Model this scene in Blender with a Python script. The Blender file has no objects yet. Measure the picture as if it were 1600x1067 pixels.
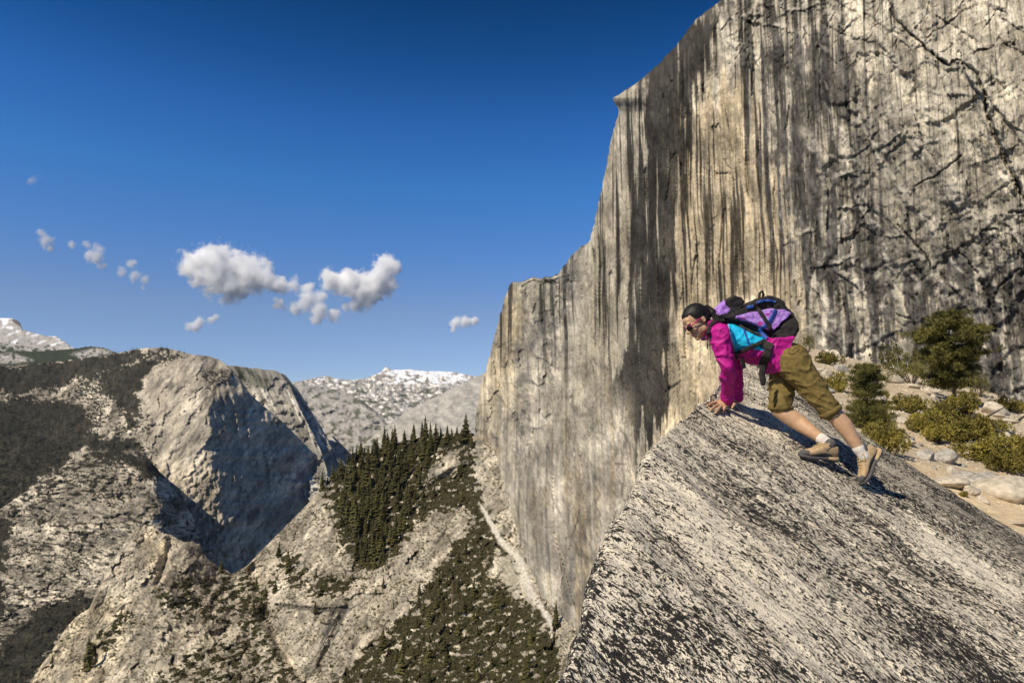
import bpy, math, random
import numpy as np
from mathutils import Vector, Matrix
random.seed(7); RNG = np.random.default_rng(11)
SC = bpy.context.scene; COL = SC.collection
R = math.radians
# ------------------------------------------------------------------ camera model (used to lay out real distances)
F = 1067.0; PITCH = R(5.7)
cT, sT = math.cos(PITCH), math.sin(PITCH)
def ae(px, py):
    X = np.asarray(px, float)-800; Y = 533.5-np.asarray(py, float)
    den = F*cT - Y*sT
    return X/den, (F*sT+Y*cT)/den
def W(px, py, d):
    a, e = ae(px, py); d = np.asarray(d, float)
    return np.stack([a*d, d*np.ones_like(a), e*d], -1)
def Wv(px, py, d): return Vector(W(px, py, d).tolist())
def proj(v):
    x, y, z = v[..., 0], v[..., 1], v[..., 2]
    f = y*cT+z*sT; u = -y*sT+z*cT
    return 800+F*x/f, 533.5-F*u/f
# ------------------------------------------------------------------ noise
_perm = np.random.default_rng(3).permutation(256); _perm = np.concatenate([_perm]*3)
_g = np.random.default_rng(5).normal(size=(256, 3)); _g /= np.linalg.norm(_g, axis=1)[:, None]
def perlin(x, y, z=0.0):
    x = np.asarray(x, float); y = np.asarray(y, float)+0*x; z = np.asarray(z, float)+0*x
    xi = np.floor(x).astype(int); yi = np.floor(y).astype(int); zi = np.floor(z).astype(int)
    xf, yf, zf = x-xi, y-yi, z-zi
    u, v, w = [t*t*t*(t*(t*6-15)+10) for t in (xf, yf, zf)]
    xi &= 255; yi &= 255; zi &= 255
    def g(i, j, k):
        h = _perm[_perm[_perm[(xi+i) & 255]+((yi+j) & 255)]+((zi+k) & 255)]
        q = _g[h]
        return q[..., 0]*(xf-i)+q[..., 1]*(yf-j)+q[..., 2]*(zf-k)
    l = lambda a, b, t: a+(b-a)*t
    return l(l(l(g(0,0,0), g(1,0,0), u), l(g(0,1,0), g(1,1,0), u), v), l(l(g(0,0,1), g(1,0,1), u), l(g(0,1,1), g(1,1,1), u), v), w)*1.6
def fbm(x, y, z=0.0, o=4, gain=.5):
    s = 0; a = 1; n = 0; f = 1
    for i in range(o):
        s = s+a*perlin(x*f+17.3*i, y*f+5.1*i, z*f if not np.isscalar(z) else z+3.7*i); n += a; a *= gain; f *= 2.03
    return 1.5*s/n
def ridged(x, y, z=0.0, o=4):
    s = 0; a = 1; n = 0; f = 1
    for i in range(o):
        s = s+a*(1-2*np.abs(perlin(x*f+9.3*i, y*f+2.1*i, z+1.3*i))); n += a; a *= .5; f *= 2.1
    return s/n
def facet(x, y, seed=1, tilt=1.0):
    "fractured plates: height of tilted cells, distance to the joint, tone per cell"
    x = np.asarray(x, float); y = np.asarray(y, float); xi = np.floor(x); yi = np.floor(y)
    f1 = np.full(x.shape, 9.); f2 = np.full(x.shape, 9.); h = np.zeros(x.shape); tn = np.zeros(x.shape)
    r = np.random.default_rng(seed); T = r.random((256, 6))
    for i in (-1, 0, 1):
        for j in (-1, 0, 1):
            cx, cy = xi+i, yi+j; k = _perm[_perm[(cx.astype(int)) & 255]+((cy.astype(int)) & 255)]
            t = T[k]; dx = x-cx-t[..., 0]; dy = y-cy-t[..., 1]; d = np.sqrt(dx*dx+dy*dy)
            n = d < f1; f2 = np.where(n, f1, np.minimum(f2, d)); f1 = np.where(n, d, f1)
            h = np.where(n, t[..., 2]-.5+tilt*((t[..., 3]-.5)*dx+(t[..., 4]-.5)*dy), h); tn = np.where(n, t[..., 5]-.5, tn)
    return h, f2-f1, tn
def sm(x, a, b):
    t = np.clip((x-a)/(b-a), 0, 1); return t*t*(3-2*t)
def interp(x, pts):
    p = np.array(pts, float); return np.interp(x, p[:, 0], p[:, 1])
def rockd(u, v, seed, ax=1., k=1., ln=1.):
    """albedo grain of weathered granite: coarse-to-fine mottling with thin dark seams and painted shadow lines (u across, v along the seams)"""
    m = fbm(u/30, v/(30*ax), seed, 6, .78); f = np.exp(2.7*k*m)
    wx = 6*fbm(u/24, v/24, seed+1, 3); wy = 6*fbm(u/24, v/24, seed+2, 3)
    a = 1-2.2*np.abs(perlin((u+wx)/17, (v+wy)/(34*ax), seed+3.5)); b = 1-2.2*np.abs(perlin((u+wx)/7, (v+wy)/(15*ax), seed+5.5))
    g1 = sm(fbm(u/40, v/40, seed+7, 3), -.22, .22); g2 = sm(fbm(u/25, v/25, seed+8, 3), -.15, .25)
    f = f*(1-ln*.75*sm(a, .72, .95)*g1)*(1-ln*.62*sm(b, .66, .94)*g2)
    return f*(1+ln*.35*sm(-a, -.1, .6)*g2)
def sdpoly(px, py, poly):
    "signed distance, positive inside"
    p = np.array(poly, float); q = np.roll(p, -1, 0)
    d2 = np.full(np.shape(px), 1e18); ins = np.zeros(np.shape(px), bool)
    for (ax, ay), (bx, by) in zip(p, q):
        ex, ey = bx-ax, by-ay
        t = np.clip(((px-ax)*ex+(py-ay)*ey)/(ex*ex+ey*ey+1e-9), 0, 1)
        d2 = np.minimum(d2, (px-ax-t*ex)**2+(py-ay-t*ey)**2)
        c = (ay > py) != (by > py)
        ins ^= c & (px < (bx-ax)*(py-ay)/(by-ay+1e-12)+ax)
    d = np.sqrt(d2); return np.where(ins, d, -d)
def sdline(px, py, pts):
    p = np.array(pts, float); d2 = np.full(np.shape(px), 1e18)
    for (ax, ay), (bx, by) in zip(p[:-1], p[1:]):
        ex, ey = bx-ax, by-ay
        t = np.clip(((px-ax)*ex+(py-ay)*ey)/(ex*ex+ey*ey+1e-9), 0, 1)
        d2 = np.minimum(d2, (px-ax-t*ex)**2+(py-ay-t*ey)**2)
    return np.sqrt(d2)
def tps(ctrl):
    c = np.array(ctrl, float); P = c[:, :2]/300; n = len(c)
    def U(r2): return np.where(r2 > 1e-12, r2*np.log(r2+1e-12), 0)
    K = U(((P[:, None]-P[None])**2).sum(-1))+np.eye(n)*.02
    A = np.zeros((n+3, n+3)); A[:n, :n] = K; A[:n, n] = 1; A[:n, n+1:] = P; A[n, :n] = 1; A[n+1:, :n] = P.T
    w = np.linalg.solve(A, np.concatenate([np.log(c[:, 2]), [0, 0, 0]]))
    def f(px, py):
        x = np.asarray(px, float)/300; y = np.asarray(py, float)/300
        s = w[n]+w[n+1]*x+w[n+2]*y
        for i in range(n): s = s+w[i]*U((x-P[i, 0])**2+(y-P[i, 1])**2)
        return np.exp(s)
    return f
# ------------------------------------------------------------------ object helpers
def tag(o, label=None, cat=None, group=None, kind=None):
    if label: o['label'] = label
    if cat: o['category'] = cat
    if group: o['group'] = group
    if kind: o['kind'] = kind
    return o
def empty(name, loc=(0, 0, 0), rz=0):
    o = bpy.data.objects.new(name, None); COL.objects.link(o); o.location = loc; o.rotation_euler = (0, 0, rz)
    o.empty_display_size = .1; return o
def mesh_np(name, V, Fc, cols=None, smooth=True, mat=None, uv=None):
    V = np.asarray(V, np.float32).reshape(-1, 3); Fc = np.asarray(Fc, np.int32); k = Fc.shape[1]
    me = bpy.data.meshes.new(name)
    me.vertices.add(len(V)); me.vertices.foreach_set('co', V.ravel())
    me.loops.add(Fc.size); me.loops.foreach_set('vertex_index', Fc.ravel())
    me.polygons.add(len(Fc)); me.polygons.foreach_set('loop_start', np.arange(0, Fc.size, k, dtype=np.int32))
    try: me.polygons.foreach_set('loop_total', np.full(len(Fc), k, np.int32))
    except Exception: pass
    me.update(calc_edges=True)
    me.polygons.foreach_set('use_smooth', np.full(len(Fc), smooth))
    if cols is not None:
        c = np.ones((len(V), 4), np.float32); c[:, :3] = np.clip(np.asarray(cols).reshape(-1, 3), 0, 1)
        at = me.color_attributes.new('Col', 'FLOAT_COLOR', 'POINT'); at.data.foreach_set('color', c.ravel())
    if uv is not None:
        l = me.uv_layers.new(name='UVMap'); u = np.asarray(uv, np.float32).reshape(-1, 2)[Fc.ravel()]
        l.data.foreach_set('uv', u.ravel())
    me.validate()
    if mat: me.materials.append(mat)
    return me
def obj(name, me, parent=None):
    o = bpy.data.objects.new(name, me); COL.objects.link(o)
    if parent: o.parent = parent
    return o
def grid_faces(nr, nc, flip=False):
    i = np.arange(nr*nc).reshape(nr, nc)
    f = np.stack([i[:-1, :-1], i[1:, :-1], i[1:, 1:], i[:-1, 1:]], -1).reshape(-1, 4)
    return f[:, ::-1] if flip else f
def merge(V, Fc, pos, scl, rot, cols=None, tilt=None):
    "numpy copies of one small prototype: pos (n,3) scl (n,3) rot (n,)"
    n = len(pos); m = len(V); c, s = np.cos(rot)[:, None], np.sin(rot)[:, None]
    v = V[None]*scl[:, None, :]
    x = v[..., 0]*c-v[..., 1]*s; y = v[..., 0]*s+v[..., 1]*c
    out = np.stack([x, y, v[..., 2]], -1)+pos[:, None, :]
    f = (Fc[None]+(np.arange(n)*m)[:, None, None]).reshape(-1, Fc.shape[1])
    return out.reshape(-1, 3), f
# ------------------------------------------------------------------ materials
def nmat(name):
    m = bpy.data.materials.new(name); m.use_nodes = True
    nt = m.node_tree; b = nt.nodes['Principled BSDF']; return m, nt, b
def N(nt, t, **k):
    n = nt.nodes.new(t)
    for a, v in k.items():
        if a.startswith('i_'): n.inputs[a[2:].replace('_', ' ')].default_value = v
        else: setattr(n, a, v)
    return n
def terrain_mat(name, scale, bump, bscale, amp=.35, rough=.92, voro=False, flat=None):
    "vertex albedo (rock, stain and plant colours, painted edge light and shade) varied by fine procedural grain"
    m, nt, b = nmat(name); L = nt.links.new
    at = N(nt, 'ShaderNodeAttribute', attribute_name='Col'); tc = N(nt, 'ShaderNodeTexCoord')
    n1 = N(nt, 'ShaderNodeTexNoise', i_Scale=scale, i_Detail=8.0, i_Roughness=.65); L(tc.outputs['Object'], n1.inputs['Vector'])
    mr = N(nt, 'ShaderNodeMapRange'); mr.inputs[1].default_value = .3; mr.inputs[2].default_value = .7
    mr.inputs[3].default_value = 1-amp; mr.inputs[4].default_value = 1+amp
    L(n1.outputs['Fac'], mr.inputs[0])
    mx = N(nt, 'ShaderNodeVectorMath', operation='SCALE'); L(at.outputs['Color'], mx.inputs[0]); L(mr.outputs[0], mx.inputs['Scale'])
    L(mx.outputs[0], b.inputs['Base Color']); b.inputs['Roughness'].default_value = rough
    b.inputs['Specular IOR Level'].default_value = .06
    n2 = N(nt, 'ShaderNodeTexNoise', i_Scale=bscale, i_Detail=6.0, i_Roughness=.6); L(tc.outputs['Object'], n2.inputs['Vector'])
    bp = N(nt, 'ShaderNodeBump', i_Strength=.8, i_Distance=bump); L(n2.outputs['Fac'], bp.inputs['Height']); L(bp.outputs[0], b.inputs['Normal'])
    return m
def plain(name, col, rough=.8, var=.25, scale=30, bump=0, spec=.2, sss=0, metal=0, trans=0):
    m, nt, b = nmat(name); L = nt.links.new
    tc = N(nt, 'ShaderNodeTexCoord'); n1 = N(nt, 'ShaderNodeTexNoise', i_Scale=scale, i_Detail=5.0)
    L(tc.outputs['Object'], n1.inputs['Vector'])
    mr = N(nt, 'ShaderNodeMapRange'); mr.inputs[1].default_value = .3; mr.inputs[2].default_value = .7
    mr.inputs[3].default_value = 1-var; mr.inputs[4].default_value = 1+var
    L(n1.outputs['Fac'], mr.inputs[0])
    rgb = N(nt, 'ShaderNodeRGB'); rgb.outputs[0].default_value = (*col, 1)
    mx = N(nt, 'ShaderNodeVectorMath', operation='SCALE'); L(rgb.outputs[0], mx.inputs[0]); L(mr.outputs[0], mx.inputs['Scale'])
    L(mx.outputs[0], b.inputs['Base Color']); b.inputs['Roughness'].default_value = rough
    b.inputs['Specular IOR Level'].default_value = spec; b.inputs['Metallic'].default_value = metal
    if sss:
        b.inputs['Subsurface Weight'].default_value = sss; b.inputs['Subsurface Radius'].default_value = (.02, .008, .004); b.inputs['Subsurface Scale'].default_value = .5
    if bump:
        bp = N(nt, 'ShaderNodeBump', i_Strength=.6, i_Distance=bump); L(n1.outputs['Fac'], bp.inputs['Height']); L(bp.outputs[0], b.inputs['Normal'])
    return m
def leafmat(name, c1, c2, scale):
    m, nt, b = nmat(name); L = nt.links.new
    tc = N(nt, 'ShaderNodeTexCoord'); n1 = N(nt, 'ShaderNodeTexNoise', i_Scale=scale, i_Detail=4.0); L(tc.outputs['Object'], n1.inputs['Vector'])
    cr = N(nt, 'ShaderNodeValToRGB'); cr.color_ramp.elements[0].position = .35; cr.color_ramp.elements[1].position = .65
    cr.color_ramp.elements[0].color = (*c1, 1); cr.color_ramp.elements[1].color = (*c2, 1)
    L(n1.outputs['Fac'], cr.inputs[0]); oi = N(nt, 'ShaderNodeObjectInfo'); mr = N(nt, 'ShaderNodeMapRange'); mr.inputs[3].default_value = .62; mr.inputs[4].default_value = 1.45
    L(oi.outputs['Random'], mr.inputs[0]); sv = N(nt, 'ShaderNodeVectorMath', operation='SCALE'); L(cr.outputs[0], sv.inputs[0]); L(mr.outputs[0], sv.inputs['Scale'])
    L(sv.outputs[0], b.inputs['Base Color']); b.inputs['Roughness'].default_value = .7
    b.inputs['Specular IOR Level'].default_value = .25
    return m
# ------------------------------------------------------------------ sun, sky, camera
SUN_EL = R(45); SUN_AZ_X, SUN_AZ_Y = -.77, -.64       # sun stands behind the camera, well to the left
def setup():
    w = bpy.data.worlds.new('World'); SC.world = w; w.use_nodes = True; nt = w.node_tree; L = nt.links.new
    bg = nt.nodes['Background']
    sky = N(nt, 'ShaderNodeTexSky', sky_type='NISHITA', sun_disc=False, sun_elevation=SUN_EL, altitude=2300, air_density=.85, dust_density=.25, ozone_density=4.0)
    sky.sun_rotation = math.atan2(SUN_AZ_X, SUN_AZ_Y)
    tc = N(nt, 'ShaderNodeTexCoord'); sp = N(nt, 'ShaderNodeSeparateXYZ'); L(tc.outputs['Generated'], sp.inputs[0])
    cr = N(nt, 'ShaderNodeValToRGB'); el = cr.color_ramp.elements          # deep polarised blue overhead
    st = [(0, .40, .39, .46), (.084, .44, .435, .485), (.139, .48, .465, .49), (.22, .34, .50, .64), (.31, .215, .525, .73), (.39, .13, .43, .70), (.46, .035, .30, .53), (.53, .0, .205, .38), (.8, .01, .12, .25)]
    for i, (p, r, g, b) in enumerate(st):
        e = el[i] if i < 2 else el.new(p)
        e.position = p; e.color = (r, g, b, 1)
    L(sp.outputs[2], cr.inputs[0])
    mul = N(nt, 'ShaderNodeVectorMath', operation='MULTIPLY'); L(sky.outputs[0], mul.inputs[0]); L(cr.outputs[0], mul.inputs[1])
    sc2 = N(nt, 'ShaderNodeVectorMath', operation='SCALE'); sc2.inputs['Scale'].default_value = 2
    L(mul.outputs[0], sc2.inputs[0]); L(sc2.outputs[0], bg.inputs['Color'])
    bg.inputs['Strength'].default_value = SKY_S
    ld = bpy.data.lights.new('sun', 'SUN'); ld.energy = SUN_S; ld.angle = R(.5); ld.color = (1, .90, .74)
    lo = bpy.data.objects.new('sun', ld); COL.objects.link(lo)
    h = math.cos(SUN_EL)/math.hypot(SUN_AZ_X, SUN_AZ_Y)
    lo.rotation_euler = Vector((SUN_AZ_X*h, SUN_AZ_Y*h, math.sin(SUN_EL))).to_track_quat('Z', 'Y').to_euler()
    cd = bpy.data.cameras.new('camera'); cam = bpy.data.objects.new('camera', cd); COL.objects.link(cam); SC.camera = cam
    cd.sensor_width = 36; cd.lens = F/1600*36; cam.rotation_euler = (math.pi/2+PITCH, 0, 0)
    cd.clip_start = .05; cd.clip_end = 120000
    SC.view_settings.view_transform = 'Standard'; SC.view_settings.look = 'None'; SC.view_settings.gamma = 1
    SC.view_settings.exposure = EXPO
    SC.render.resolution_x = 1024; SC.render.resolution_y = 682
SKY_S = .1/1.03; SUN_S = 5.0; EXPO = .1
setup()
# ================================================================== terrain
def sheet(name, px, py, d, col, mat, label, cat, back=None, smooth=True, jitter=None):
    P = W(px, py, d)
    me = mesh_np(name, P, grid_faces(*px.shape), col, smooth, mat)
    o = obj(name, me); tag(o, label, cat, kind='structure'); return o, P
def colgrid(x0, x1, step, top, bot, nrow, nback=3, backd=.05):
    "columns of constant px; row 0.. are hidden rows that close the mountain behind its skyline"
    xs = np.arange(x0, x1+step, step); t = np.linspace(0, 1, nrow)
    yt = interp(xs, top); yb = interp(xs, bot)
    py = yt[None]+(yb-yt)[None]*t[:, None]; px = xs[None]+0*py
    return px, py
GR = np.array([.42, .37, .285])          # sunlit granite albedo
GD = np.array([.23, .215, .19])
TREE = np.array([.030, .036, .018]); SHR = np.array([.075, .07, .022]); SNOW = np.array([.82, .84, .88])
def mixc(c, k, m): return c+(np.asarray(k)-c)*m[..., None]
# ---------------------------------------------------------------- the great cliff
LEFT = [(-220,1460),(-60,1195),(0,1128),(15,1107),(33,1085),(52,1072),(70,1058),(98,1031),(122,1005),(136,986),(147,968),(153,957),(159,959),(166,964),(175,967),(205,958),(240,951),(280,943),(320,935),(360,926),(380,919),
        (386,908),(399,894),(415,881),(428,873),(433,852),(437,826),(441,798),(470,787),(510,777),(555,766),(600,752),(640,744),(680,741),(720,743),(760,751),(800,768),(850,794),(900,816),(935,832),(960,862),(985,885),(1040,915)]
def dwall0(px): return 1/interp(px, [(700,1/1000),(745,1/900),(800,1/720),(870,1/540),(960,1/410),(1060,1/320),(1160,1/268),(1250,1/235),(1400,1/200),(1600,1/170),(1800,1/150),(2300,1/120)])
def ks(p, k=21):
    return p
def build_cliff():
    pyr = np.concatenate([np.linspace(-220, -64, 24), np.linspace(-60, 1040, 700), np.linspace(1050, 1900, 40)]); nr = len(pyr); lx = interp(pyr, LEFT)
    # rough skyline
    lxn = 2.0*fbm(pyr/9, 0*pyr+3.3, o=4)*np.where((pyr > 383) & (pyr < 445), 1.6, 1)
    t = np.concatenate([np.linspace(0, 1, 600)**1.12, np.linspace(1.02, 1.9, 40)]); nc = len(t)
    kk = np.exp(-.5*(np.arange(-90, 91)/32.)**2); kk /= kk.sum(); lxs = np.convolve(np.pad(lx, 90, 'edge'), kk, 'valid')
    p0_ = lxs[:, None]+(1720-lxs[:, None])*t[None]; px = p0_+(lx-lxs)[:, None]*np.exp(-(p0_-lxs[:, None])/75); px = px+lxn[:, None]*np.exp(-(px-lx[:, None])/7); py = pyr[:, None]+0*px
    py = py+5.5*fbm(px/13, 0*px+.5, o=4, gain=.6)*sm(py, 415, 430)*(1-sm(py, 440, 470))*sm(px, 780, 800)*(1-sm(px, 880, 930))
    s = px-lx[:, None]                       # distance from the skyline edge
    # fractured coordinates follow the wall: u across, v up
    a, e = ae(px, py); u = a*1067; v = e*1067
    wx = 12*fbm(u/90, v/220, o=3); wy = 18*fbm(u/110+7, v/160, o=3)
    d = dwall0(px)
    k = d/300.0                             # metres of relief per px-ish unit
    # rounding at the skyline, deeper for the summit part
    d = d+k*(26*(1-sm(s, 0, 70))**2*(1-sm(py, 330, 390))+9*(1-sm(s, 0, 26))**2)
    # overhanging visor
    d = d-k*9*sm(py, 175, 150)*(1-sm(s, 0, 60))
    # shoulder buttress standing behind the main edge
    edge = interp(py, [(380,920),(450,905),(550,898),(650,880),(760,850),(900,830),(1040,900)])
    edge = edge+4*fbm(py/25, 0*py+7.7, o=4)
    sh = sm(edge-px, -4, 24)*sm(py, 375, 392)
    d = d+k*sh*52*(1-sm(py, 520, 880))
    # slabs of the summit lean back
    d = d+k*.32*((110-py)+np.sqrt((110-py)**2+1600))/2*sm(px, 1050, 1300)
    # big-scale relief, oblique plates and corners
    rel = 9*fbm(u/170, v/300, 2.0, o=3)+5*fbm((u+v*.25)/60, v/140, 4.0, o=4)
    # flutes: columns that run down the wall
    fl = ridged((u+wx)/26, v/420, 1.0, o=4)
    fm = sm(px, 930, 1000)*(1-sm(px, 1290, 1380))
    rel += fl*(2.0*(1-.85*sm(px, 1240, 1340))+2.6*fm)
    fine = fbm((u+wx)/9, v/60, 3.0, o=4)
    rel += fine*1.7
    # rough plates right of the dark streaks
    q = (u*.8+v*.6+wx*1.5); r = (-u*.6+v*.8+wy)
    plates = ridged(q/75, r/38, 6.0, o=5)
    pm = sm(px, 1230, 1330)
    fh, fe, ft = facet(q/60+.3*fbm(u/20, v/20), r/30, 2); gh, ge, gt = facet(q/22+.3*fbm(u/9, v/9), r/13+.2*plates, 3)
    hh, he, ht = facet((u+wx)/13, v/85+.3*fbm(u/8, v/30), 4)
    rel += plates*1.3*pm+(2.2*fh+1.6*gh)*pm*(.4+.8*fbm(u/80, v/80, 7.))+2.6*sm(fbm((u+v*.3)/130, (v-u*.6)/60, 47., o=3, gain=.4), -.14, .10)*pm+1.6*sm(fbm((u+v*.6)/60, (v-u*.2)/150, 49., o=3, gain=.4), .0, .16)*pm+2.2*fbm(u/10, v/16, 46., o=4, gain=.6)*pm + 2.2*hh*(1-pm*.9)*sm(px, 760, 830)
    top = (1-sm(py, 60, 150))*sm(px, 1080, 1150)
    th, te, tt_ = facet((u*.6+v)/46+.4*fbm(u/30, v/30), (u-v*.6)/24, 5)
    rel += (ridged((u*.5+v)/55, (u-v*.5)/28, 12.0, o=5)*2+3*th+3.4*sm(fbm((u*.7+v)/50, (u-v*.6)/150, 48., o=3, gain=.45), -.12, .07)+2*fbm(u/10, v/10, 45., o=4, gain=.6))*top
    blk = sh*(1-sm(py, 640, 760))
    bh, be, bt = facet(u/16+.4*fbm(u/9, v/9), v/22, 6)
    rel += blk*(ridged(u/30, v/34, 14.0, o=5)*3.6+6*bh+4*ridged(u/14, v/120, 15., o=4)+fbm(u/8, v/10, o=3)*1.6)
    # oblique joints in the lower wall
    low = sm(py, 560, 720)*(1-sm(px, 1000, 1080))
    lh, le, lt = facet((u+v*.30)/26, v/150+u/260, 8)
    rel += low*(4*lh+1.5*ridged((u+v*.28)/34, v/380+u/400, 16.0, o=3)+1.0*fbm((u*.9+v*.5)/16, v/24, o=4))
    d = d-k*rel*.62
    # long ledges and cracks
    dark = np.zeros_like(px); lit_rim = np.zeros_like(px)  # cracks with painted undercut shade; painted highlights along sheet edges
    cracks = [([(1385,-20),(1392,20),(1412,45),(1438,66),(1455,82),(1482,101),(1500,95),(1522,112),(1536,140),(1543,180),(1560,225),(1575,262),(1600,310),(1640,350)], 2.3, 5),
              ([(1130,250),(1142,268),(1140,275),(1150,280)], 1.2, 2), ([(1404,352),(1425,375),(1444,398),(1454,418)], 1.6, 4),
              ([(1534,362),(1556,356),(1566,380),(1572,398)], 1.4, 3), ([(1430,290),(1460,275),(1502,245)], 1.4, 3),([(1442,60),(1470,44),(1520,10)], 1.5, 3),
              ([(1455,80),(1468,118),(1485,158)],1.2,2),([(1510,95),(1528,80),(1548,76)],1.2,2),
              ([(1280,35),(1320,55),(1370,70),(1400,100)], 1.5, 3), ([(1040,612),(1064,596)], 1.5, 3), ([(1046,608),(1042,640)], 1.0, 2), ([(1059,600),(1058,625)], 1.0, 2),
              ([(1120,270),(1137,272)], 1.2, 3), ([(1086,390),(1092,380)], 1, 2), ([(1114,342),(1122,336)], 1, 2),([(1110,360),(1118,352)],1,2),
              ([(900,660),(893,760),(884,860),(866,945)], .9, 2), ([(905,800),(880,900),(872,950)], 1.0, 3), ([(985,700),(965,800),(930,900)], .8, 2), ([(868,440),(862,520),(840,600)], .9, 2),
              ([(1500,395),(1530,430),(1545,470),(1560,520)], 1.1, 3), ([(1590,420),(1560,450),(1552,480)], 1.4, 3), ([(1430,180),(1445,230),(1470,262)], 1.0, 2),
              ([(1300,440),(1318,470),(1330,520)],1.0,2),([(1225,385),(1240,380)],1,2),([(1253,455),(1246,480),(1252,470)],1,2),([(1400,490),(1422,496)],1.4,3)]
    rr = np.random.default_rng(21)
    for _ in range(3):                     # short random joints
        x0 = rr.uniform(1240, 1700); y0 = rr.uniform(0, 560)
        if x0 < 1240 and rr.random() < .6: continue
        an = rr.choice([rr.uniform(.8, 1.4), rr.uniform(-.7, .2), 1.57+rr.uniform(-.1, .1)]); ln = rr.uniform(12, 55)
        cracks.append(([(x0, y0), (x0+ln*.5*math.cos(an)+rr.uniform(-4, 4), y0+ln*.5*math.sin(an)), (x0+ln*math.cos(an), y0+ln*math.sin(an))], rr.uniform(.5, 1.1), rr.uniform(1, 2.5)))
    for _ in range(8):
        x0 = rr.uniform(770, 1000); y0 = rr.uniform(480, 930)
        an = 1.57+rr.uniform(-.35, .4); ln = rr.uniform(20, 90)
        cracks.append(([(x0, y0), (x0+ln*math.cos(an), y0+ln*math.sin(an))], rr.uniform(.4, .8), rr.uniform(1, 2)))
    jx = px+5*fbm(px/18, py/18, 5.0, o=5, gain=.6); jy = py+5*fbm(px/18, py/18, 9.0, o=5, gain=.6)
    FL = [([(1283,37),(1306,42),(1344,66),(1362,94),(1366,124)], 5), ([(1386,3),(1405,28),(1428,56),(1456,84),(1489,101),(1503,98),(1522,136),(1542,160),(1552,197),(1566,226),(1583,262),(1602,302),(1640,345)], 9),
          ([(1470,36),(1498,61),(1526,89),(1546,118),(1570,160),(1600,190)], 7), ([(1531,136),(1552,165),(1573,188),(1600,212)], 5), ([(1300,10),(1335,22),(1366,40),(1392,66),(1410,100)], 5), ([(1540,0),(1560,24),(1590,44),(1630,60)], 5),
          ([(1425,-10),(1452,22),(1470,36)], 5), ([(1350,180),(1362,230),(1372,262),(1392,300)], 4), ([(1400,150),(1420,200),(1452,232),(1470,268)], 4), ([(1348,255),(1330,300),(1350,345),(1372,372)], 4),
          ([(1404,350),(1425,375),(1444,398),(1454,418)], 6), ([(1250,390),(1262,430),(1285,470),(1300,520),(1322,560)], 3), ([(1350,300),(1362,340),(1388,362),(1400,395)], 4), ([(1470,420),(1482,446),(1500,458),(1512,480)], 4),
          ([(1532,366),(1545,410),(1562,450),(1576,500),(1590,540)], 5), ([(1560,330),(1580,360),(1600,400),(1620,420)], 5), ([(1430,170),(1462,182),(1490,205),(1502,240)], 3), ([(1160,28),(1190,40),(1222,44),(1262,60)], 4), ([(1110,70),(1140,60),(1170,72),(1190,90)], 3),
          ([(1200,8),(1240,18),(1275,12),(1300,30)], 4), ([(1130,30),(1160,14),(1195,16)], 3)]
    for _ in range(60):
        x0 = rr.uniform(1240, 1680); y0 = rr.uniform(-30, 540); an = rr.uniform(.55, 1.25) if rr.random() < .8 else rr.uniform(-.6, .2); ln = rr.uniform(25, 95); cv = rr.uniform(-14, 14)
        FL.append(([(x0, y0), (x0+ln*.35*math.cos(an)-cv*.7*math.sin(an), y0+ln*.35*math.sin(an)+cv*.7*math.cos(an)), (x0+ln*.7*math.cos(an)-cv*math.sin(an), y0+ln*.7*math.sin(an)+cv*math.cos(an)), (x0+ln*math.cos(an), y0+ln*math.sin(an))], rr.uniform(1.6, 4.6)))
    for fi_, (pts, hgt) in enumerate(FL):                      # overlapping sheets: the side up-left stands proud and drops off along the edge
        p = np.array(pts[::-1] if fi_ % 2 else pts, float); x0, y0 = p.min(0)-60; x1, y1 = p.max(0)+60
        msk = (jx > x0) & (jx < x1) & (jy > y0) & (jy < y1); qx, qy = jx[msk], jy[msk]
        best = np.full(qx.shape, 1e9); sg_ = np.zeros(qx.shape); tt_e = np.zeros(qx.shape); m_ = len(p)-1
        for ii_ in range(m_):
            ex, ey = p[ii_+1]-p[ii_]; l2 = ex*ex+ey*ey; t_ = ((qx-p[ii_, 0])*ex+(qy-p[ii_, 1])*ey)/l2; tc_ = np.clip(t_, 0, 1)
            dd2 = (qx-p[ii_, 0]-tc_*ex)**2+(qy-p[ii_, 1]-tc_*ey)**2; nn = dd2 < best
            best = np.where(nn, dd2, best); sg_ = np.where(nn, (ex*(qy-p[ii_, 1])-ey*(qx-p[ii_, 0]))/math.sqrt(l2), sg_); tt_e = np.where(nn, (ii_+t_)/m_, tt_e)
        dist = np.sqrt(best); win = np.clip(1-np.abs(tt_e-.5)*2, 0, 1)**.6*(np.abs(tt_e-.5) < .5)
        s_ = np.abs(sg_); body = sm(sg_, -1.2, 1.6)*np.exp(-s_/22)+0*dist
        d[msk] -= k[msk]*hgt*.5*body*win*(dist < s_+2)
        dark[msk] = np.maximum(dark[msk], (.85 if fi_ < 21 else .5)*np.exp(-((sg_+1.5)/1.7)**2)*win*(dist < s_+2)*min(1, .35+hgt/7)*sm(fbm(qx/10, qy/10, 8., o=3), -.7, -.05))  # undercut shade beside the edge, painted dark
        lit_rim[msk] = np.maximum(lit_rim[msk], np.exp(-((sg_-5)/4.5)**2)*win*(dist < s_+2)*sm(fbm(qx/14, qy/14, 11., o=3), -.25, .3))  # sunlit rim of the sheet, painted pale
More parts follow.
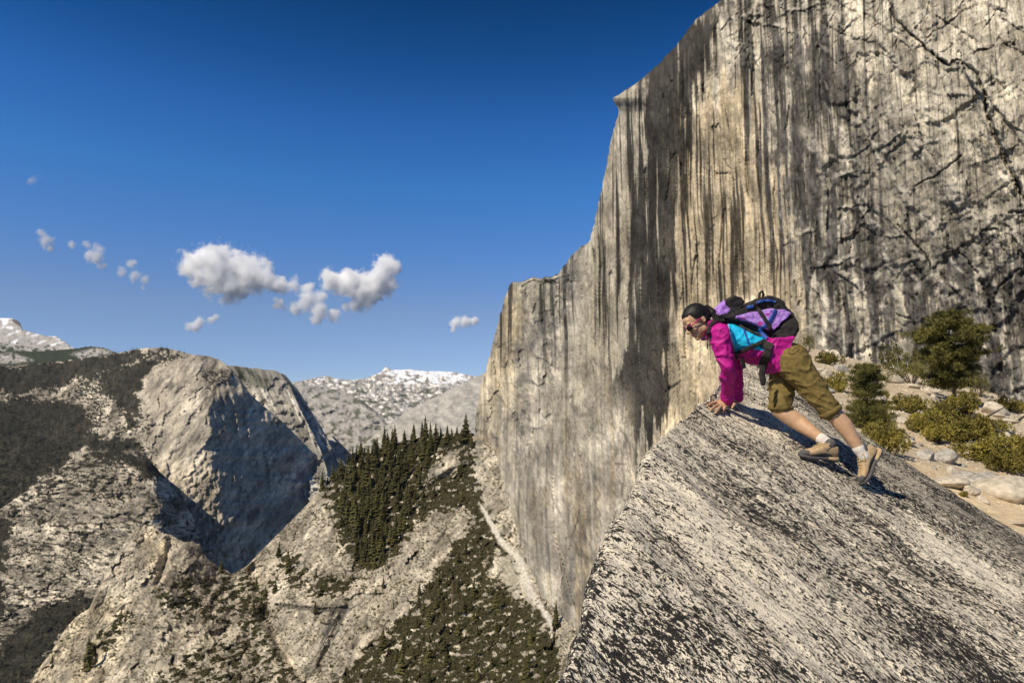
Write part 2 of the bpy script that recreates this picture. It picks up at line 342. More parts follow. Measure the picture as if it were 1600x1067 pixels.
    for pts, w, dep in cracks:
        p = np.array(pts); x0, y0 = p.min(0)-12; x1, y1 = p.max(0)+12
        msk = (jx > x0) & (jx < x1) & (jy > y0) & (jy < y1)
        dd = sdline(jx[msk], jy[msk], pts)
        g = np.exp(-(dd/w)**2); d[msk] += k[msk]*dep*.6*g; dark[msk] = np.maximum(dark[msk], np.clip(g*sm(fbm(px[msk]/9, py[msk]/9, 6., o=3), -.45, .25), 0, 1))
        # lip above long ledges
        if w > 2: d[msk] -= k[msk]*1.6*np.exp(-((dd-6)/5)**2)
    # ---------------- stain colours, then painted light and shade of the sheet edges
    hv = lambda X, Y, z, o=4: fbm(X, Y, z, o)
    tr = sm(px, 1290, 1420)*(1-sm(py, 330, 450))
    str1 = (1-.75*tr)*hv((u+wx*.35)/5.5, v/260, 21.0, 4); str2 = (1-.75*tr)*hv((u+wx*.35)/13, v/420, 23.0, 4); str3 = hv((u+wx*.3)/2.6, v/120, 25.0, 3)
    mott = hv(u/14, v/18, 27.0, 5); big = hv(u/70, v/90, 29.0, 4); fine2 = hv(u/4, v/5, 31.0, 3)
    rkd = rockd(u+wx*.5, v, 500., 2.6, .40, .45)
    stk = np.exp(.75*str1+.5*str3+.55*str2); stk = np.clip(stk, .3, 1.9)
    base = np.array([.43, .385, .30])*(1+.24*mott+.2*big+.16*str1+.16*fine2)[..., None]
    C = base*(1+.30*(gt*pm+ht*.8*(1-pm*.95)+lt*low+bt*blk))[..., None]
    jo = np.maximum.reduce([(1-sm(fe, .0, .03))*.5*pm*sm(big+mott, .0, .5), (1-sm(ge, 0, .05))*pm*.3*sm(mott, -.1, .4), (1-sm(te, 0, .03))*top*.6*sm(mott, -.3, .3), (1-sm(le, 0, .035))*low*.7*sm(big, -.2, .4), (1-sm(be, 0, .09))*blk*.7*sm(mott, -.3, .3), (1-sm(he, 0, .06))*.5*sm(big+str2, -.1, .5)*(1-pm)])
    wxm = 16*hv(u/30, v/90, 33.0, 4); X = px+wxm; fing = hv(u/11, v/900, 34.0, 3); Y = py+14*hv(u/16, v/40, 35.0, 4)+85*fing*sm(py, 60, 160)
    def pm_(poly, f): return sm(sdpoly(X, Y, poly), -f, f)
    tan = pm_([(1062,200),(1120,110),(1180,180),(1215,300),(1240,420),(1270,560),(1200,620),(1050,760),(990,760),(1035,650),(1045,500),(1052,350)], 22)
    C = mixc(C, np.array([.56, .45, .29])*((1+.14*mott+.12*big)*stk)[..., None], tan*.85)
    tan2 = pm_([(790,445),(812,450),(810,560),(790,680),(765,760),(735,700),(750,580)], 9)
    C = mixc(C, np.array([.45, .37, .235])*(stk)[..., None], tan2*.8)
    tan3 = pm_([(965,180),(1000,220),(985,400),(960,600),(930,820),(900,900),(895,700),(915,480),(945,300)], 14)
    C = mixc(C, np.array([.40, .345, .25])*(stk)[..., None], tan3*.6)
    C = mixc(C, np.array([.17, .155, .13]), tan3*sm(str1*.8+str2*.6, .18, .6)*.6)
    ochre = sm(str2+.5*str1, .28, .62)*np.clip(tan+.35*tan3+.5*sm(px, 1190, 1260)*(1-sm(px, 1330, 1400))*sm(py, 330, 450), 0, 1)
    C = mixc(C, np.array([.42, .27, .10]), ochre*.42)
    # light washed streaks
    C = mixc(C, np.array([.52, .46, .36]), sm(str1+.4*str3, .22, .6)*.45*(tan+.3))
    # dark mineral streaks: the tall black band
    dA = pm_([(1045,45),(1120,30),(1100,110),(1075,180),(1066,300),(1056,420),(1044,540),(1040,660),(1000,672),(965,650),(960,600),(985,500),(1000,400),(1004,300),(1010,200),(1000,150)], 14)
    sA = sm(dA*1.0+1.0*str2+.9*str1+.4*str3+.24-.35*sm(py, 420, 560)+.5*pm_([(958,560),(1040,548),(1045,660),(985,690),(960,640)], 18), .22, .68)
    sA = np.maximum(sA, sm(-np.abs(X-1031-10*np.sin(py/90)), -13, -4)*sm(py, 90, 150)*(1-sm(py, 470, 560))*sm(str1, -.35, .1))
    dT = sm(s, 58, 20)*(py < 150)*sm(px, 985, 1010); sA = np.maximum(sA, dT*sm(mott+str1, -.35, .15)*.9)
    C = mixc(C, np.array([.018, .017, .016])*(1+.5*str3)[..., None], np.clip(sA, 0, 1)*.92)
    # thin black streaks in the tan field
    thin = sm(str1*.7+str3*.6+.25*str2, .2, .5)*pm_([(1040,90),(1200,60),(1260,250),(1270,520),(1230,540),(1200,420),(1150,300),(1060,330)], 30)
    C = mixc(C, np.array([.10, .09, .08]), thin*.9)
    dB = pm_([(1195,75),(1275,48),(1345,95),(1385,150),(1450,215),(1500,255),(1575,300),(1650,420),(1650,640),(1500,640),(1400,560),(1290,560),(1250,480),(1222,380),(1205,240)], 26)
    lightbands = sm(-np.abs(X-1352), -12, -3)*sm(py, 400, 440)+sm(-np.abs(X-1405), -12, -4)*sm(py, 350, 400)+sm(-np.abs(X-1287), -9, -2)*sm(py, 420, 470)+sm(-np.abs(X-1272), -7, -2)*sm(py, 330, 380)+sm(-np.abs(X-1472), -6, -1)*sm(py, 330, 360)*.6+sm(-np.abs(X-1545-(py-380)*.18), -7, -2)*sm(py, 370, 390)
    sB = sm(dB*.92+.5*big+.8*str2+.75*str1+.55*mott+.3*str3-.6*np.clip(lightbands, 0, 1), .18, .78)*sm(dB, .02, .3)*(1-.55*tr)
    sB = sB*(1-.75*pm_([(1270,170),(1330,160),(1345,215),(1325,240),(1290,215)], 16))
    C = mixc(C, np.array([.054, .050, .046])*np.exp(1.0*mott+.6*str3+.9*str1)[..., None], np.clip(sB, 0, 1)*.88)
    grey = sm(px, 1560, 1480)*0
    # pale scars, thin light dykes
    sc = sm(ridged(q/60, r/90, 41.0, o=3), .80, .93)*pm*.6+sm(ridged((u-v*.35)/75, (v+u*.2)/150, 43.0, o=3), .86, .97)*sm(px, 1200, 1280)*.65
    C = mixc(C, np.array([.50, .46, .38]), np.clip(sc, 0, 1)*.9)
    gl = sm(py, 520, 700)*(1-sm(px, 960, 1010))
    C = mixc(C, np.array([.38, .34, .27])*(1+.22*mott+.45*str1+.3*str3+.2*big+.15*fine2)[..., None], gl*.7)
    C = mixc(C, np.array([.42, .33, .20]), gl*sm(str2+.5*big, .1, .5)*.55)
    C = mixc(C, np.array([.13, .125, .115]), gl*sm(str2*.7+str1*.6-.3*big+.3*mott, .15, .55)*.7)
    pt = pm_([(792,450),(905,420),(890,560),(830,700),(770,700),(800,560)], 20)*sm(mott+big*.7+.3*fine2, -.1, .45)
    C = mixc(C, np.array([.16, .15, .135]), pt*.75)
    lowd = pm_([(880,880),(905,860),(900,950),(880,960)], 8)+.8*pm_([(820,480),(870,470),(850,560),(815,600)], 14)
    C = mixc(C, np.array([.15, .145, .14]), np.clip(lowd*sm(mott+str1, -.4, .3), 0, 1)*.6)
    C = C*np.clip(rkd, .25, 2.2)[..., None]
    C = mixc(C, np.array([.07, .064, .055]), jo*.8)
    C = mixc(C, np.array([.52, .475, .385]), np.clip(lit_rim, 0, 1)*.8)  # edge highlights put into the colour
    C = mixc(C, np.array([.06, .056, .05]), dark*.62)  # cracks, plus undercut shade put into the colour
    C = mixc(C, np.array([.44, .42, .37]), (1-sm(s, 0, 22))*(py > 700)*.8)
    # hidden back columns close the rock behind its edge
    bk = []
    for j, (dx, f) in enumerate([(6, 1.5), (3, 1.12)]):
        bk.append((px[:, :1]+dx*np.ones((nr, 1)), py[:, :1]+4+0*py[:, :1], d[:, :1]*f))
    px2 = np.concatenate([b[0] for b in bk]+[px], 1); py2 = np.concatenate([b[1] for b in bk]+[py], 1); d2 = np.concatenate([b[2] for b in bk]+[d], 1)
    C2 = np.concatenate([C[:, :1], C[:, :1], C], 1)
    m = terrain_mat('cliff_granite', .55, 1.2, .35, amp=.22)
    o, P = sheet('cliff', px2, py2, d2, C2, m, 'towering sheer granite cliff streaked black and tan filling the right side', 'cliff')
    return o
build_cliff()
# ---------------------------------------------------------------- far ranges
def range_(name, label, top, bot, x0, x1, step, nrow, dfun, cfun, mat, rough=1.5, rfreq=14, relief=40, seed=0., cat='mountain'):
    xs = np.arange(x0, x1+step, step)
    px, py = colgrid(x0, x1, step, top, bot, nrow)
    px = px+0
    n0 = rough*fbm(px[0]/rfreq, 0*px[0]+seed, o=4); t = np.linspace(1, 0, nrow)[:, None]
    py = py+n0[None]*t
    d = dfun(px, py)
    r = ridged(px/26, py/20, seed+1, o=5)+.5*fbm(px/60, py/50, seed+2, o=3)
    d = d-relief*r*sm(np.linspace(0, 1, nrow), 0, .05)[:, None]
    C = cfun(px, py, r)
    # back rows
    bpx = np.stack([px[0], px[0]]); bpy = np.stack([py[0]+14, py[0]+5]); bd = np.stack([d[0]*1.45, d[0]*1.1])
    px2, py2, d2 = np.concatenate([bpx, px]), np.concatenate([bpy, py]), np.concatenate([bd, d]); C2 = np.concatenate([C[:1], C[:1], C])
    o, P = sheet(name, px2, py2, d2, C2, mat, label, cat)
    return px, py, d, P[2:], C
FARM = terrain_mat('far_granite', .02, 6, .03, amp=.25)
MIDM = terrain_mat('mid_granite', .09, 1.2, .12, amp=.34)
def c_far(px, py, r):
    C = np.array([.35, .33, .30])*(1+.25*fbm(px/9, py/5, 51., o=4))[..., None]
    C = mixc(C, TREE*1.6, sm(fbm(px/22, py/7, 53., o=4), .12, .35)*sm(py, 590, 615)*.8)
    sn = sm(fbm(px/14, py/5, 55., o=4)-.02*(py-596)+.55*sm(px, 600, 625)*(1-sm(px, 715, 745)), .5, .66)*(1-sm(py, 597, 608))
    return mixc(C*np.exp(2.2*fbm(px/8, py/5, 57., o=5, gain=.8))[..., None], SNOW, sn*.85)
range_('mountains', 'distant bare granite mountains with snow near their summits at the valley head',
       [(420,592),(455,598),(485,592),(508,587),(530,592),(548,594),(575,590),(594,582),(603,573),(612,578),(640,577),(668,580),(700,580),(728,585),(742,588),(780,584)],
       [(420,680),(780,720)], 420, 790, 1.5, 80, lambda x, y: 10500-26*(y-590), c_far, FARM, 1.2, 10, 120, 1.)
def c_slope(px, py, r):
    C = np.array([.40, .38, .335])*(1+.2*fbm((px+py)/30, (py-px*.4)/5, 61., o=4))[..., None]
    C = mixc(C, TREE*1.8, sm(fbm(px/16, py/8, 63., o=4)-.010*(px-600), .12, .4)*.8)
    return mixc(C, np.array([.20, .19, .17]), sm(r, .35, .8)*.4)
range_('granite_slope', 'pale smooth granite slope descending to the canyon behind the wooded ridge',
       [(540,720),(565,696),(600,668),(640,640),(680,620),(720,600),(760,582),(790,575)],
       [(540,760),(790,740)], 540, 800, 1.5, 80, lambda x, y: 6500-15*(y-590)-1.5*(x-540), c_slope, FARM, 1.2, 12, 60, 3.)
range_('hills', 'rough grey granite hills with scattered trees in the upper canyon',
       [(440,600),(470,600),(500,604),(530,610),(560,622),(585,640),(600,655),(620,690)],
       [(440,760),(620,760)], 440, 622, 1.5, 90, lambda x, y: 7600-13*(y-600), lambda px, py, r: mixc(np.array([.33, .31, .285])*(1+.3*fbm(px/8, py/6, 65., o=4))[..., None], TREE*2, sm(fbm(px/12, py/8, 67., o=4), .05, .35)*.8), FARM, 1.5, 12, 110, 5.)
def c_snowl(px, py, r):
    C = np.array([.36, .34, .31])*(1+.3*fbm(px/9, py/5, 71., o=4))[..., None]
    sn = sm(fbm(px/16, (py+px*.35)/5, 73., o=4)-.016*(py-505-px*.3), .08, .34)
    C = mixc(C, SNOW, sn*.85)
    C = mixc(C, TREE*1.5, sm(fbm(px/10, py/4, 75., o=3)+.05*(py-537-px*.08), .1, .45))
    return mixc(C, np.array([.12, .11, .10]), sm(sdpoly(px, py, [(16,499),(30,499),(36,512),(26,508)]), -1, 1.5))
range_('snowy_mountain', 'snow dusted mountain with a small dark knob at the far left edge', [(-90,520),(-40,503),(0,497),(14,497),(22,498),(31,503),(35,515),(50,519),(75,526),(86,525),(100,533),(115,544),(140,552)],
       [(-90,600),(140,600)], -90, 140, 1.2, 60, lambda x, y: 9500-30*(y-500), c_snowl, FARM, .8, 7, 60, 7.)
def c_fr(px, py, r):
    C = np.array([.36, .34, .31])*(1+.3*fbm(px/9, py/5, 81., o=4))[..., None]
    pat = np.maximum(sm(sdpoly(px, py, [(110,553),(150,543),(176,548),(170,558),(130,562)]), -3, 3), sm(sdpoly(px, py, [(-30,556),(20,551),(52,563),(20,568),(-30,568)]), -3, 3))
    tr = 1-pat*sm(fbm(px/6, py/4, 83., o=3), -.5, .1)
    return mixc(C, TREE*1.25, tr)
range_('wooded_ridge', 'dark forested ridge below the snowy mountain on the left horizon', [(-90,548),(0,549),(60,549),(115,545),(140,541),(162,543),(178,549),(195,558),(240,575)],
       [(-90,620),(240,620)], -90, 240, 1.2, 60, lambda x, y: 6600-25*(y-545), c_fr, FARM, 1.3, 4, 40, 9., cat='ridge')
# rear shoulder
def d_sh(x, y):
    rx = interp(y, [(570,430),(600,452),(640,470),(700,500),(760,520)])
    return 4300-5.0*(y-575)+6*np.clip(x-rx, 0, 300)-1.5*(x-380)*(x < rx)
def c_sh(px, py, r):
    C = np.array([.40, .375, .33])*(1+.2*fbm(px/12, py/9, 91., o=4))[..., None]
    C = mixc(C, TREE*1.3, sm(sdpoly(px+4*fbm(px/5, py/5), py, [(355,570),(395,574),(412,590),(430,612),(400,606),(370,590)]), -4, 4)*.9)
    C = C*np.clip(rockd(px-py*.45, py*.6, 570., 3., .9, 1.1), .3, 1.5)[..., None]
    return mixc(C, GD*.8, sm(ridged((px-py*.45)/12, py/60, 93., o=4), .3, .7)*.7)
range_('rear_shoulder', 'sunlit granite shoulder behind the shadowed dome face', [(330,572),(360,571),(395,575),(430,579),(446,586),(456,598),(470,615),(485,640),(505,672),(520,700),(545,730)],
       [(330,760),(545,790)], 330, 546, 1.2, 130, d_sh, c_sh, MIDM, 1.6, 12, 85, 11., cat='mountain')
# main dome with its shadowed face
TOPM = [(-90,596),(0,572),(60,568),(120,561),(150,557),(180,552),(205,547),(225,544),(255,543),(275,547),(300,554),(325,556),(345,563),(362,577),(378,596),(388,612),(405,629),(430,648),(455,672),(480,698),(500,716),(515,726),(560,760)]
baseM = tps([(-90,600,3300),(0,572,3700),(100,560,3900),(250,543,3500),(330,557,3250),(225,620,3000),(322,640,2760),(230,700,2720),(325,700,2650),(345,860,2450),(0,700,2800),(0,860,2350),(150,860,2250),(350,950,2380),(500,800,2500)])
RM = [(540,400),(600,334),(618,330),(640,322),(700,324),(760,336),(820,343),(900,348),(1000,352)]
def d_main(x, y):
    rx = interp(y, RM); rx = rx+8*fbm(y/26, x/200., 2.2, o=4, gain=.55)
    yt = interp(x, [(300,650),(325,640),(333,622),(345,611),(380,606),(392,618),(600,760)])
    d = baseM(np.minimum(x, 345+0*x), y)
    dx_ = x-rx; g = (dx_+np.sqrt(dx_**2+50))/2-3.5*np.exp(-np.abs(dx_)/8); g = np.clip(g, 0, 400)
    yt = yt+6*fbm(x/14, 0*x+1.7, o=3); dy_ = yt-y; up = (dy_+np.sqrt(dy_**2+120))/2*sm(x, 310, 350)
    d = d+g*4.6+up*2.6-np.minimum(g, 6)*3
    # buttress right of the face's lower corner
    return d
# forests on the left massif
def forest_mask(px, py):
    X = px+16*fbm(px/22, py/16, 101., o=4); Y = py+12*fbm(px/22, py/14, 103., o=4)
    nz_ = 12*fbm(px/8, py/4, 106., o=4, gain=.75)
    P = lambda poly, f: sm(sdpoly(X, Y, poly)+nz_, -f*.5, f*.5)
    m = P([(-95,590),(60,566),(150,556),(210,548),(235,552),(200,575),(120,596),(60,610),(-95,620)], 6)
    m = np.maximum(m, P([(-95,625),(70,620),(115,632),(150,655),(140,680),(220,690),(215,705),(130,700),(90,730),(40,770),(-10,810),(-95,830)], 8))
    m = np.maximum(m, .95*P([(140,680),(215,688),(228,700),(215,712),(150,706)], 5))
    m = np.maximum(m, .8*P([(150,590),(200,570),(275,552),(285,556),(235,575),(222,600),(215,650),(228,668),(205,680),(190,640),(160,620)], 7))
    m = np.maximum(m, .9*P([(360,572),(378,580),(388,600),(380,598)], 3))
    m = np.maximum(m, .8*P([(320,578),(350,576),(372,600),(345,604),(320,606)], 4)*sm(fbm(px/5, py/2.5, 105., o=3), -.15, .1))
    scat = sm(fbm(px/5, py/2.6, 107., o=3)+.6*fbm(px/40, py/30, 109., o=3), .0, .25)*(1-P([(222,600),(250,572),(300,555),(400,560),(400,900),(300,900),(240,700)], 4))*.8
    scat = scat*(1-sm(sdpoly(px, py, [(318,612),(395,605),(600,760),(500,950),(330,950)]), -3, 3)); m = np.maximum(m, scat)
    return m
def c_main(px, py, r):
    dome = sm(sdpoly(px, py, [(218,600),(235,575),(290,550),(400,560),(600,720),(500,950),(300,900),(232,700)]), -6, 6)
    h1, e1, t1 = facet((px+py*.8)/15+.5*fbm(px/14, py/14), (py-px)/46, 31)
    C = (1+.35*t1)[..., None]*np.array([.34, .30, .235])*(1+.25*fbm(px/9, py/5, 111., o=4)*(1-.5*dome)+.16*fbm((px+py*.9)/5, (py-px)/40, 113., o=4)*dome+.14*fbm(px/30, py/40, 115., o=3))[..., None]
    C = C*np.clip(rockd((px+py*.8)*.9, (py-px)*.9, 540., 3., .5, .8), .25, 1.7)[..., None]
    C = mixc(C, np.array([.45, .39, .29]), dome*sm(fbm((px+py*.7)/14, (py-px)/60, 117., o=3), .0, .5)*.5)
    C = mixc(C, GD*.6, sm(ridged((px+py*.8)/16, (py-px)/90, 119., o=3), .55, .9)*.45*dome)
    fm = forest_mask(px, py)
    C = mixc(C, np.array([.020, .019, .012]), sm(fm, .3, .7)*.93)
    return C
def range2(name, label, top, bot, x0, x1, step, nrow, dfun, cfun, mat, relf, seed, rough=1.2, cat='mountain'):
    px, py = colgrid(x0, x1, step, top, bot, nrow)
    n0 = rough*fbm(px[0]/7, 0*px[0]+seed, o=4); py = py+n0[None]*np.linspace(1, 0, nrow)[:, None]
    d = dfun(px, py)+relf(px, py)*sm(np.linspace(0, 1, nrow), 0, .03)[:, None]
    C = cfun(px, py, None)
    bpx = np.stack([px[0], px[0]]); bpy = np.stack([py[0]+14, py[0]+5]); bd = np.stack([d[0]*1.35, d[0]*1.08])
    o, P = sheet(name, np.concatenate([bpx, px]), np.concatenate([bpy, py]), np.concatenate([bd, d]), np.concatenate([C[:1], C[:1], C]), mat, label, cat)
    return px, py, d, P[2:], C
def rel_main(px, py):
    dome = sm(sdpoly(px, py, [(218,600),(235,575),(290,550),(400,560),(600,720),(500,950),(300,900),(232,700)]), -6, 6)
    rx = interp(py, RM); shd = sm(px-rx, 0, 14)
    h1, e1, _ = facet((px+py*.8)/15+.5*fbm(px/14, py/14), (py-px)/46, 31); h2, e2, _ = facet(px/15+.5*fbm(px/9, py/9), (py+px*.2)/6, 32)
    r = (1-dome)*(-16*ridged(px/38, py/22, 121., o=5)-(20*h2*sm(fbm(px/30, py/20, 124., o=3), -.3, .4)*(1-sm(forest_mask(px, py), .2, .6)))-8*fbm(px/10, py/6, 123., o=4))
    r += dome*(1-shd)*(-11*ridged((px+py*.8)/24, (py-px)/80, 125., o=5)-16*h1-14*fbm(px/6, py/9, 127., o=4)*sm(px+py, 1000, 1060)-5*fbm(px/7, py/12, 128., o=4))
    r += shd*(-22*ridged((px-py*.15)/16, py/130, 129., o=5)-30*fbm(px/40, py/90, 130., o=4)-10*ridged((px+py*.5)/12, (py-px)/50, 132., o=4))
    return r
MAIN = range2('dome_mountain', 'broad granite dome with forested left flank and a deep shadowed face', TOPM, [(-90,930),(300,960),(400,930),(560,830)], -90, 562, 1.3, 300, d_main, c_main, MIDM, rel_main, 13.)
# lower rounded buttress at far left
TOPL = [(-90,880),(-40,830),(0,795),(40,768),(75,748),(105,728),(135,708),(170,700),(205,702),(228,712),(246,732),(262,752),(280,776),(300,804),(322,842),(340,880),(352,920),(380,960)]
baseL = tps([(-90,860,2200),(0,795,2250),(170,700,2350),(230,720,2250),(300,804,2180),(340,900,2100),(0,950,1850),(150,850,2000),(230,830,1930),(0,1100,1500),(200,1100,1500),(100,960,1750),(350,1050,1700)])
def d_low(x, y):
    rx = interp(y, [(690,190),(720,226),(750,238),(790,250),(830,252),(870,262),(1100,320)])+4*fbm(y/12, 0*y+5.1, o=3)
    return baseL(x, y)+np.clip(x-rx, 0, 300)*5.5-np.minimum(np.clip(x-rx, 0, 9), 9)*3
def fmask_low(px, py):
    X = px+14*fbm(px/20, py/16, 131., o=4); Y = py+10*fbm(px/20, py/14, 133., o=4)
    nz_ = 12*fbm(px/8, py/4, 134., o=4, gain=.75)
    P = lambda poly, f: sm(sdpoly(X, Y, poly)+nz_, -f*.5, f*.5)
    m = P([(10,1000),(60,950),(130,925),(150,950),(100,985),(50,1060),(20,1110),(-60,1110),(-20,1050)], 5)
    m = np.maximum(m, P([(-90,800),(0,795),(20,820),(0,900),(10,960),(-90,980)], 8)*.9)
    m = np.maximum(m, .9*P([(170,700),(235,712),(262,750),(230,745),(190,720),(130,712)], 5))
    m = np.maximum(m, sm(fbm(px/14, py/5, 135., o=4)+.35*fbm(px/50, py/30, 137., o=3)+.5*sm(py, 790, 740)*sm(px, 260, 100)*.6, .14, .42)*.85)
    return m
def c_low(px, py, r):
    C = np.array([.33, .29, .225])*(1+.22*fbm(px/8, py/6, 141., o=4)+.15*fbm(px/40, py/30, 143., o=3))[..., None]
    h1, e1, t1 = facet((px+py*.3)/34+.5*fbm(px/20, py/20), (py-px*.25+14*fbm(px/60, py/60))/11, 41); C = C*(1+.45*t1)[..., None]
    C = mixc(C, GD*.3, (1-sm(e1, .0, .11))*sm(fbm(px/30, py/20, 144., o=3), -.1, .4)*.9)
    C = C*np.clip(rockd((py-px*.2)*.8, (px+py*.2)*.9, 530., 2.6, .6, .85), .15, 1.8)[..., None]
    dots = sm(fbm(px/4.0, py/2.6, 146., o=3)+.4*fbm(px/50, py/30, 147., o=3), .20, .33); C = mixc(C, np.array([.04, .038, .018]), dots*.9)
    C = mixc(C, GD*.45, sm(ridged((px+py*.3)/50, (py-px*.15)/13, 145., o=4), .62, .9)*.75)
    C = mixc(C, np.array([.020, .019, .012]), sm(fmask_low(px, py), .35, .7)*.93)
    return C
def rel_low(px, py):
    h1, e1, _ = facet((px+py*.3)/34+.5*fbm(px/20, py/20), (py-px*.25+14*fbm(px/60, py/60))/11, 41); h2, _, _ = facet((px+py*.3)/11+.5*fbm(px/9, py/9), (py-px*.1)/5, 42)
    return 1.35*-10*ridged((px+py*.4)/45, (py-px*.2)/26, 151., o=5)-(24*h1*sm(fbm(px/50, py/35, 154., o=3), -.45, .3)+9*h2*sm(fbm(px/30, py/20, 156., o=3), -.2, .5))*(1-sm(fmask_low(px, py), .2, .6))-9*fbm(px/14, py/9, 153., o=4)
LOW = range2('lower_cliffs', 'layered granite cliffs with dark ledges and brush at the lower left', TOPL, [(-90,1130),(380,1130)], -90, 380, 1.3, 300, d_low, c_low, MIDM, rel_low, 17., cat='cliff')
# ---------------------------------------------------------------- near valley slope
TOPV = [(20,1110),(45,1070),(60,1045),(80,1018),(100,985),(120,962),(140,950),(150,925),(162,895),(180,868),(198,842),(212,826),(226,819),(240,822),(252,831),(268,836),(284,846),(300,846),(312,850),(318,866),(332,878),(348,888),(362,896),(372,892),(388,882),(410,858),(430,838),(450,818),(470,798),(490,776),(505,760),(520,745),(545,722),(575,706),(610,695),(650,684),(690,678),(720,676),(738,676),(770,700),(900,740)]
baseV = tps([(45,1070,820),(140,950,880),(226,819,960),(300,846,940),(300,870,905),(362,896,960),(450,818,1030),(530,735,1090),(620,692,1090),(735,675,930),(745,760,845),(790,850,700),(830,935,600),(866,965,535),
             (600,900,800),(690,800,860),(640,860,810),(400,1067,680),(600,1067,600),(750,1067,530),(860,1067,470),(200,1067,760),(650,800,900),(900,1150,380),(500,1250,420),(0,1250,560),(300,950,800),(480,900,850),(720,900,700),(200,900,870)])
def rel_v(px, py):
    h1, _, _ = facet((px+py*.7)/22+.5*fbm(px/14, py/14), (py-px*.8)/38, 51); h2, _, _ = facet((px+py*.4)/8+.4*fbm(px/5, py/5), (py-px*.5)/10, 52)
    r = -10*ridged((px+py*.5)/48, (py-px*.3)/40, 161., o=5)-2.2*fbm(px/12, py/10, 163., o=4)-8*h1*sm(fbm(px/40, py/40, 166., o=3), -.5, .3)-1.8*h2*sm(fbm(px/30, py/24, 168., o=3), -.3, .5)
    # pale spur facets and gullies
    r += 26*np.exp(-(sdline(px, py, [(395,890),(415,960),(440,1010),(480,1070)])/11)**2)
    r += 9*np.exp(-(sdline(px, py, [(435,945),(500,952),(548,948)])/2.5)**2)
    r -= 16*np.exp(-(sdline(px, py, [(200,840),(232,870),(262,930)])/16)**2)
    r += 12*np.exp(-(sdline(px, py, [(268,836),(255,890),(245,915)])/5)**2)
    r += 10*np.exp(-(sdline(px, py, [(545,940),(520,1000),(500,1040)])/6)**2)
    r -= 12*sm(sdpoly(px, py, [(662,742),(700,708),(718,706),(712,730),(690,745),(668,762)]), -2, 6)
    r += 10*np.exp(-(sdline(px, py, [(640,760),(700,745),(740,720)])/8)**2)
    return r*sm(py-interp(px, TOPV), 0, 8)
def d_v(x, y): return baseV(x, y)+rel_v(x, y)
def veg(px, py):
    X = px+14*fbm(px/18, py/14, 171., o=4); Y = py+10*fbm(px/18, py/12, 173., o=4)
    nz_ = 11*fbm(px/7, py/5, 176., o=4, gain=.7)
    P = lambda poly, f: sm(sdpoly(X, Y, poly)+nz_, -f*.5, f*.5)
    m = P([(495,760),(545,720),(620,692),(735,672),(745,740),(755,790),(790,850),(850,950),(900,1120),(560,1130),(520,1067),(600,990),(650,935),(690,880),(715,850),(738,815),(735,790),(715,790),(690,800),(650,815),(620,870),(585,895),(555,885),(530,840),(515,790)], 6)
    m = np.maximum(m, P([(300,900),(360,893),(430,905),(430,960),(425,1000),(380,985),(330,975),(270,965),(235,935),(250,910)], 9)*.85)
    m = np.maximum(m, P([(430,870),(470,860),(480,900),(560,900),(530,935),(470,930),(440,905)], 8)*.85)
    m = np.maximum(m, P([(390,985),(430,1010),(480,1067),(430,1100),(260,1100),(240,1050),(300,1020)], 9)*.75)
    m = np.maximum(m, P([(140,1000),(180,960),(210,950),(205,975),(160,1020),(125,1050)], 6)*.8)
    m = np.maximum(m, sm(fbm(px/8, py/6, 175., o=3), .3, .5)*.6*sm(py, 850, 900))
    rock = P([(655,760),(700,705),(720,706),(712,735),(690,748)], 3)
    rock = np.maximum(rock, P([(775,855),(830,900),(850,950),(800,930),(760,900)], 8)*.7)
    n = fbm(px/15, (py+px*.25)/7.5, 177., o=4, gain=.62)
    th = .06-.27*sm(px, 470, 560)-.06*sm(py, 1000, 880)*sm(px, 470, 560); m = m*sm(n, th-.07, th+.07)
    return np.clip(m*(1-rock), 0, 1)
